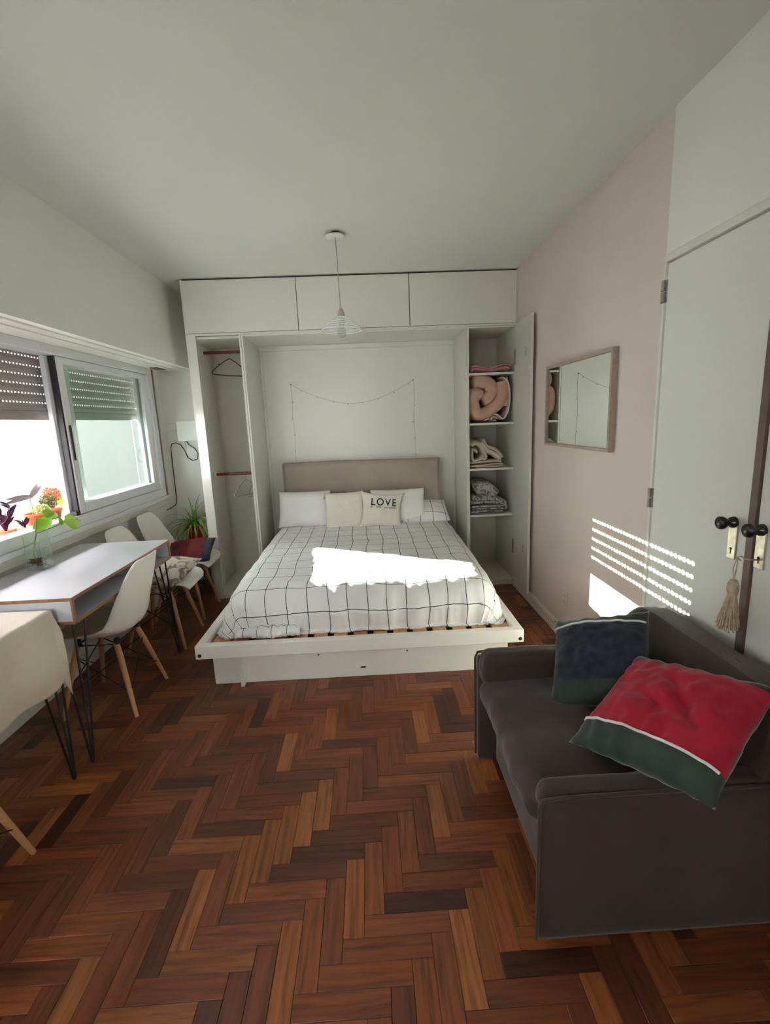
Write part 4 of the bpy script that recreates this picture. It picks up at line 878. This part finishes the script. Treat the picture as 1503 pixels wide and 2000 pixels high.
# pothos cutting in a square glass vase
vs_ = thing('glass_vase', 'square clear glass vase with water on the desk', 'vase', (-1.742, 2.435, .781))
vz0, vz1, hw = .7812, .985, .041
def sqring(h, z, c=(-1.742, 2.435)): return [(c[0] + h * sx, c[1] + h * sy, z) for sx, sy in ((-1, -1), (1, -1), (1, 1), (-1, 1))]
vm = MB(); rings = [sqring(hw, vz0), sqring(hw, vz1), sqring(hw - .004, vz1), sqring(hw - .004, vz0 + .010)]
vm.add([p for r0 in rings for p in r0], [(i * 4 + k, i * 4 + (k + 1) % 4, i * 4 + 4 + (k + 1) % 4, i * 4 + 4 + k) for i in range(3) for k in range(4)] + [(0, 1, 2, 3), (12, 13, 14, 15)])
vm.build('glass_body', M['vase'], vs_)
rim = MB(); rim.tube([(-1.742 + hw * 1.22 * math.copysign(abs(math.cos(a)) ** .6, math.cos(a)), 2.435 + hw * 1.22 * math.copysign(abs(math.sin(a)) ** .6, math.sin(a)), vz1 + .002) for a in [2 * PI * k / 32 for k in range(32)]], .0022, 6, closed=True); rim.build('rim', M['gedge'], vs_)
for sx in (-1, 1):
    for sy in (-1, 1): MB().tube([(-1.742 + sx * (hw - .002), 2.435 + sy * (hw - .002), vz0 + .002), (-1.742 + sx * (hw - .002), 2.435 + sy * (hw - .002), vz1)], .0022, 6).build('edge', M['gedge'], vs_)
h2 = hw - .0045; MB().box(-1.742 - h2, -1.742 + h2, 2.435 - h2, 2.435 + h2, vz0 + .0105, .888).build('water', M['water'], vs_)
ph = thing('pothos_cutting', 'pothos cutting with lime heart-shaped leaves rooting in the glass vase', 'plant', (-1.742, 2.435, .795))
MB().tube([(-1.750, 2.425, .800), (-1.756, 2.418, .86), (-1.748, 2.425, .92), (-1.738, 2.440, .968), (-1.722, 2.475, .985)], .0035, 7).tube([(-1.738, 2.440, .966), (-1.72, 2.50, .975), (-1.70, 2.56, .985), (-1.69, 2.62, 1.005)], .003, 7).tube([(-1.745, 2.43, .94), (-1.73, 2.43, 1.0), (-1.735, 2.45, 1.04)], .0028, 7).build('stem', M['stem'], ph)
rt = MB()
for k in range(26):
    a = random.random() * 6.28; q = [(-1.750, 2.425, .83)]
    for j in range(4): q.append((max(-1.742 - h2 + .003, min(-1.742 + h2 - .003, q[-1][0] + random.uniform(-.02, .022))), max(2.435 - h2 + .003, min(2.435 + h2 - .003, q[-1][1] + random.uniform(-.02, .025))), max(.795, min(.86, q[-1][2] + random.uniform(-.018, .008)))))
    rt.tube(q, .0012 + .001 * random.random(), 5)
rt.build('root', M['root'], ph, kind='stuff')
def heart(p, d, nrm, L_, w, fold=.25, n=8):
    d = Vector(d).normalized(); nrm = Vector(nrm); nrm = (nrm - d * nrm.dot(d)).normalized(); s = d.cross(nrm); vs = []; 
    for k in range(n + 1):
        f = k / n; ww = w * (math.sin(PI * min(1, f * .92 + .10)) ** .75) * (1 - f * .35) * (1 if f < 1 else 0); back = -.10 * L_ * (1 - f) ** 3
        for j in (-1, -.5, 0, .5, 1): vs.append(Vector(p) + d * (f * L_ + back * abs(j) * 1.2) + s * ww * j / 2 + nrm * (abs(j) * ww * fold - .18 * L_ * f * f))
    return vs, [(5 * k + j, 5 * k + 5 + j, 5 * k + 6 + j, 5 * k + 1 + j) for k in range(n) for j in range(4)]
for (p, d, nr, L_, w) in (((-1.738, 2.448, .985), (.15, .75, .40), (.6, -.6, .6), .120, .080), ((-1.722, 2.51, 1.035), (.0, .85, .25), (.6, -.6, .5), .090, .080), ((-1.69, 2.60, 1.005), (.25, .55, -.50), (.6, -.5, .5), .105, .085),
                          ((-1.69, 2.63, 1.005), (.1, .9, -.1), (.7, -.1, .8), .085, .060), ((-1.70, 2.57, .985), (-.2, .5, .6), (.8, .2, .5), .06, .045), ((-1.685, 2.66, 1.0), (.3, .8, -.4), (.6, .3, .8), .06, .05)):
    v_, f2 = heart(p, d, nr, L_, w); m = MB(); m.add(v_, f2, True); m.build('leaf', M['pothos'], ph)
# planters outside on the window ledge
LXO = XL - .130
tp = thing('terracotta_planter', 'terracotta trough of pale and bronze succulents on the window ledge', 'planter', (LXO - .06, 2.98, .886))
struct('trim_7', MB().box(XL - .36, XL - .172, 1.5, 4.4, .83, .884, .004, 1), M['wall'])
pm = MB(); prof = [(0, .0), (.045, .0), (.055, .055), (.060, .056), (.060, .068), (.052, .068), (.050, .05), (0, .05)]
def stad(r, z, half=.075, n=10):
    o = []
    for k in range(2 * n):
        a = 2 * PI * k / (2 * n); o.append((LXO + r * math.cos(a) - .06, 2.985 + (half if math.sin(a) > 0 else -half) * (1 if abs(math.sin(a)) > .01 else 0) + r * math.sin(a), .985 - .068 + z + .012))
    return o
rg = [stad(max(r, .002), z) for r, z in prof]; K = 20
pm.add([p for q in rg for p in q], [(i * K + k, i * K + (k + 1) % K, (i + 1) * K + (k + 1) % K, (i + 1) * K + k) for i in range(len(rg) - 1) for k in range(K)], True); pm.build('trough', M['terra'], tp)
bx('riser', M['terra'], tp, LXO - .10, LXO - .02, 2.93, 3.04, .8845, .929, r=.004)
px_ = LXO - .06
m = MB(); leaf_cluster(m, (px_, 2.955, 1.012), .060, 300, .010, .55); m.build('pale_succulent', M['succ'], tp, kind='stuff', label='pale yellow-green succulent rosettes')
m = MB(); leaf_cluster(m, (px_, 3.05, 1.050), .055, 380, .009, .9); m.build('olive_stems', M['sedgr'], tp, kind='stuff')
m = MB(); leaf_cluster(m, (px_, 3.085, 1.082), .058, 400, .009, .9); m.build('bronze_sedum', M['sedum'], tp, kind='stuff', label='bronze orange sedum clump')
m = MB(); leaf_cluster(m, (px_, 3.185, 1.035), .045, 260, .009, 1); m.build('yellow_sedum', M['yell'], tp, kind='stuff', label='golden yellow sedum clump')
mp_ = thing('long_leaf_plant', 'slender plant with four long mauve leaves behind the succulents', 'plant', (px_, 2.89, .99))
MB().tube([(px_, 2.890, .99), (px_, 2.897, 1.05), (px_, 2.885, 1.08), (px_, 2.897, 1.112)], .003, 6).build('stem', M['mauveleaf'], mp_)
for (d, L_) in (((0, -.95, .12), .17), ((.05, -.97, .0), .20), ((.0, .75, .55), .14), ((.05, .85, .45), .155)):
    v_, f2 = heart((px_, 2.895, 1.103), d, (.9, 0, .5), L_, .030, .15); m = MB(); m.add(v_, f2, True); m.build('leaf', M['mauveleaf'], mp_)
pu = thing('purple_plant', 'dark purple-leaved plant at the left end of the window ledge', 'plant', (px_, 2.66, .886))
MB().lathe([(0, .886), (.040, .886), (.05, .95), (.046, .95), (0, .945)], 16, (px_, 2.66, 0)).build('pot', M['terra'], pu)
for s_ in ((2.64, 1.05), (2.715, 1.075), (2.68, 1.00), (2.61, 1.03)):
    stp = [(px_, 2.66, .94), (px_, (2.66 + s_[0]) / 2, .985), (px_, s_[0], s_[1])]; MB().tube(stp, .004, 6).build('stem', M['purple'], pu)
    for k in range(7):
        a = 2 * PI * k / 7 + s_[0] * 20; zz = .95 + (s_[1] - .95) * (1 - .09 * k); v_, f2 = heart((px_, s_[0] - .01 * k * (1 if s_[0] > 2.66 else -1) * .4, zz), (math.cos(a) * .5, math.sin(a), .35 + .06 * (7 - k)), (.8, 0, .6), .062, .026, .2); m = MB(); m.add(v_, f2, True); m.build('leaf', M['purple'], pu)
sd_ = thing('purple_sprig', 'small purple sprig between the purple plant and the planter', 'plant', (px_, 2.80, .886))
MB().lathe([(0, .886), (.03, .886), (.035, .93), (0, .93)], 14, (px_, 2.80, 0)).build('pot', M['terra'], sd_)
for k in range(7):
    a = 2 * PI * k / 7; v_, f2 = heart((px_, 2.80 + .01 * math.sin(a), .935 + .012 * (k % 3)), (math.cos(a) * .4, math.sin(a), .8), (.8, 0, .6), .055, .022, .2); m = MB(); m.add(v_, f2, True); m.build('leaf', M['purple'], sd_)
print('objects', len(bpy.data.objects))
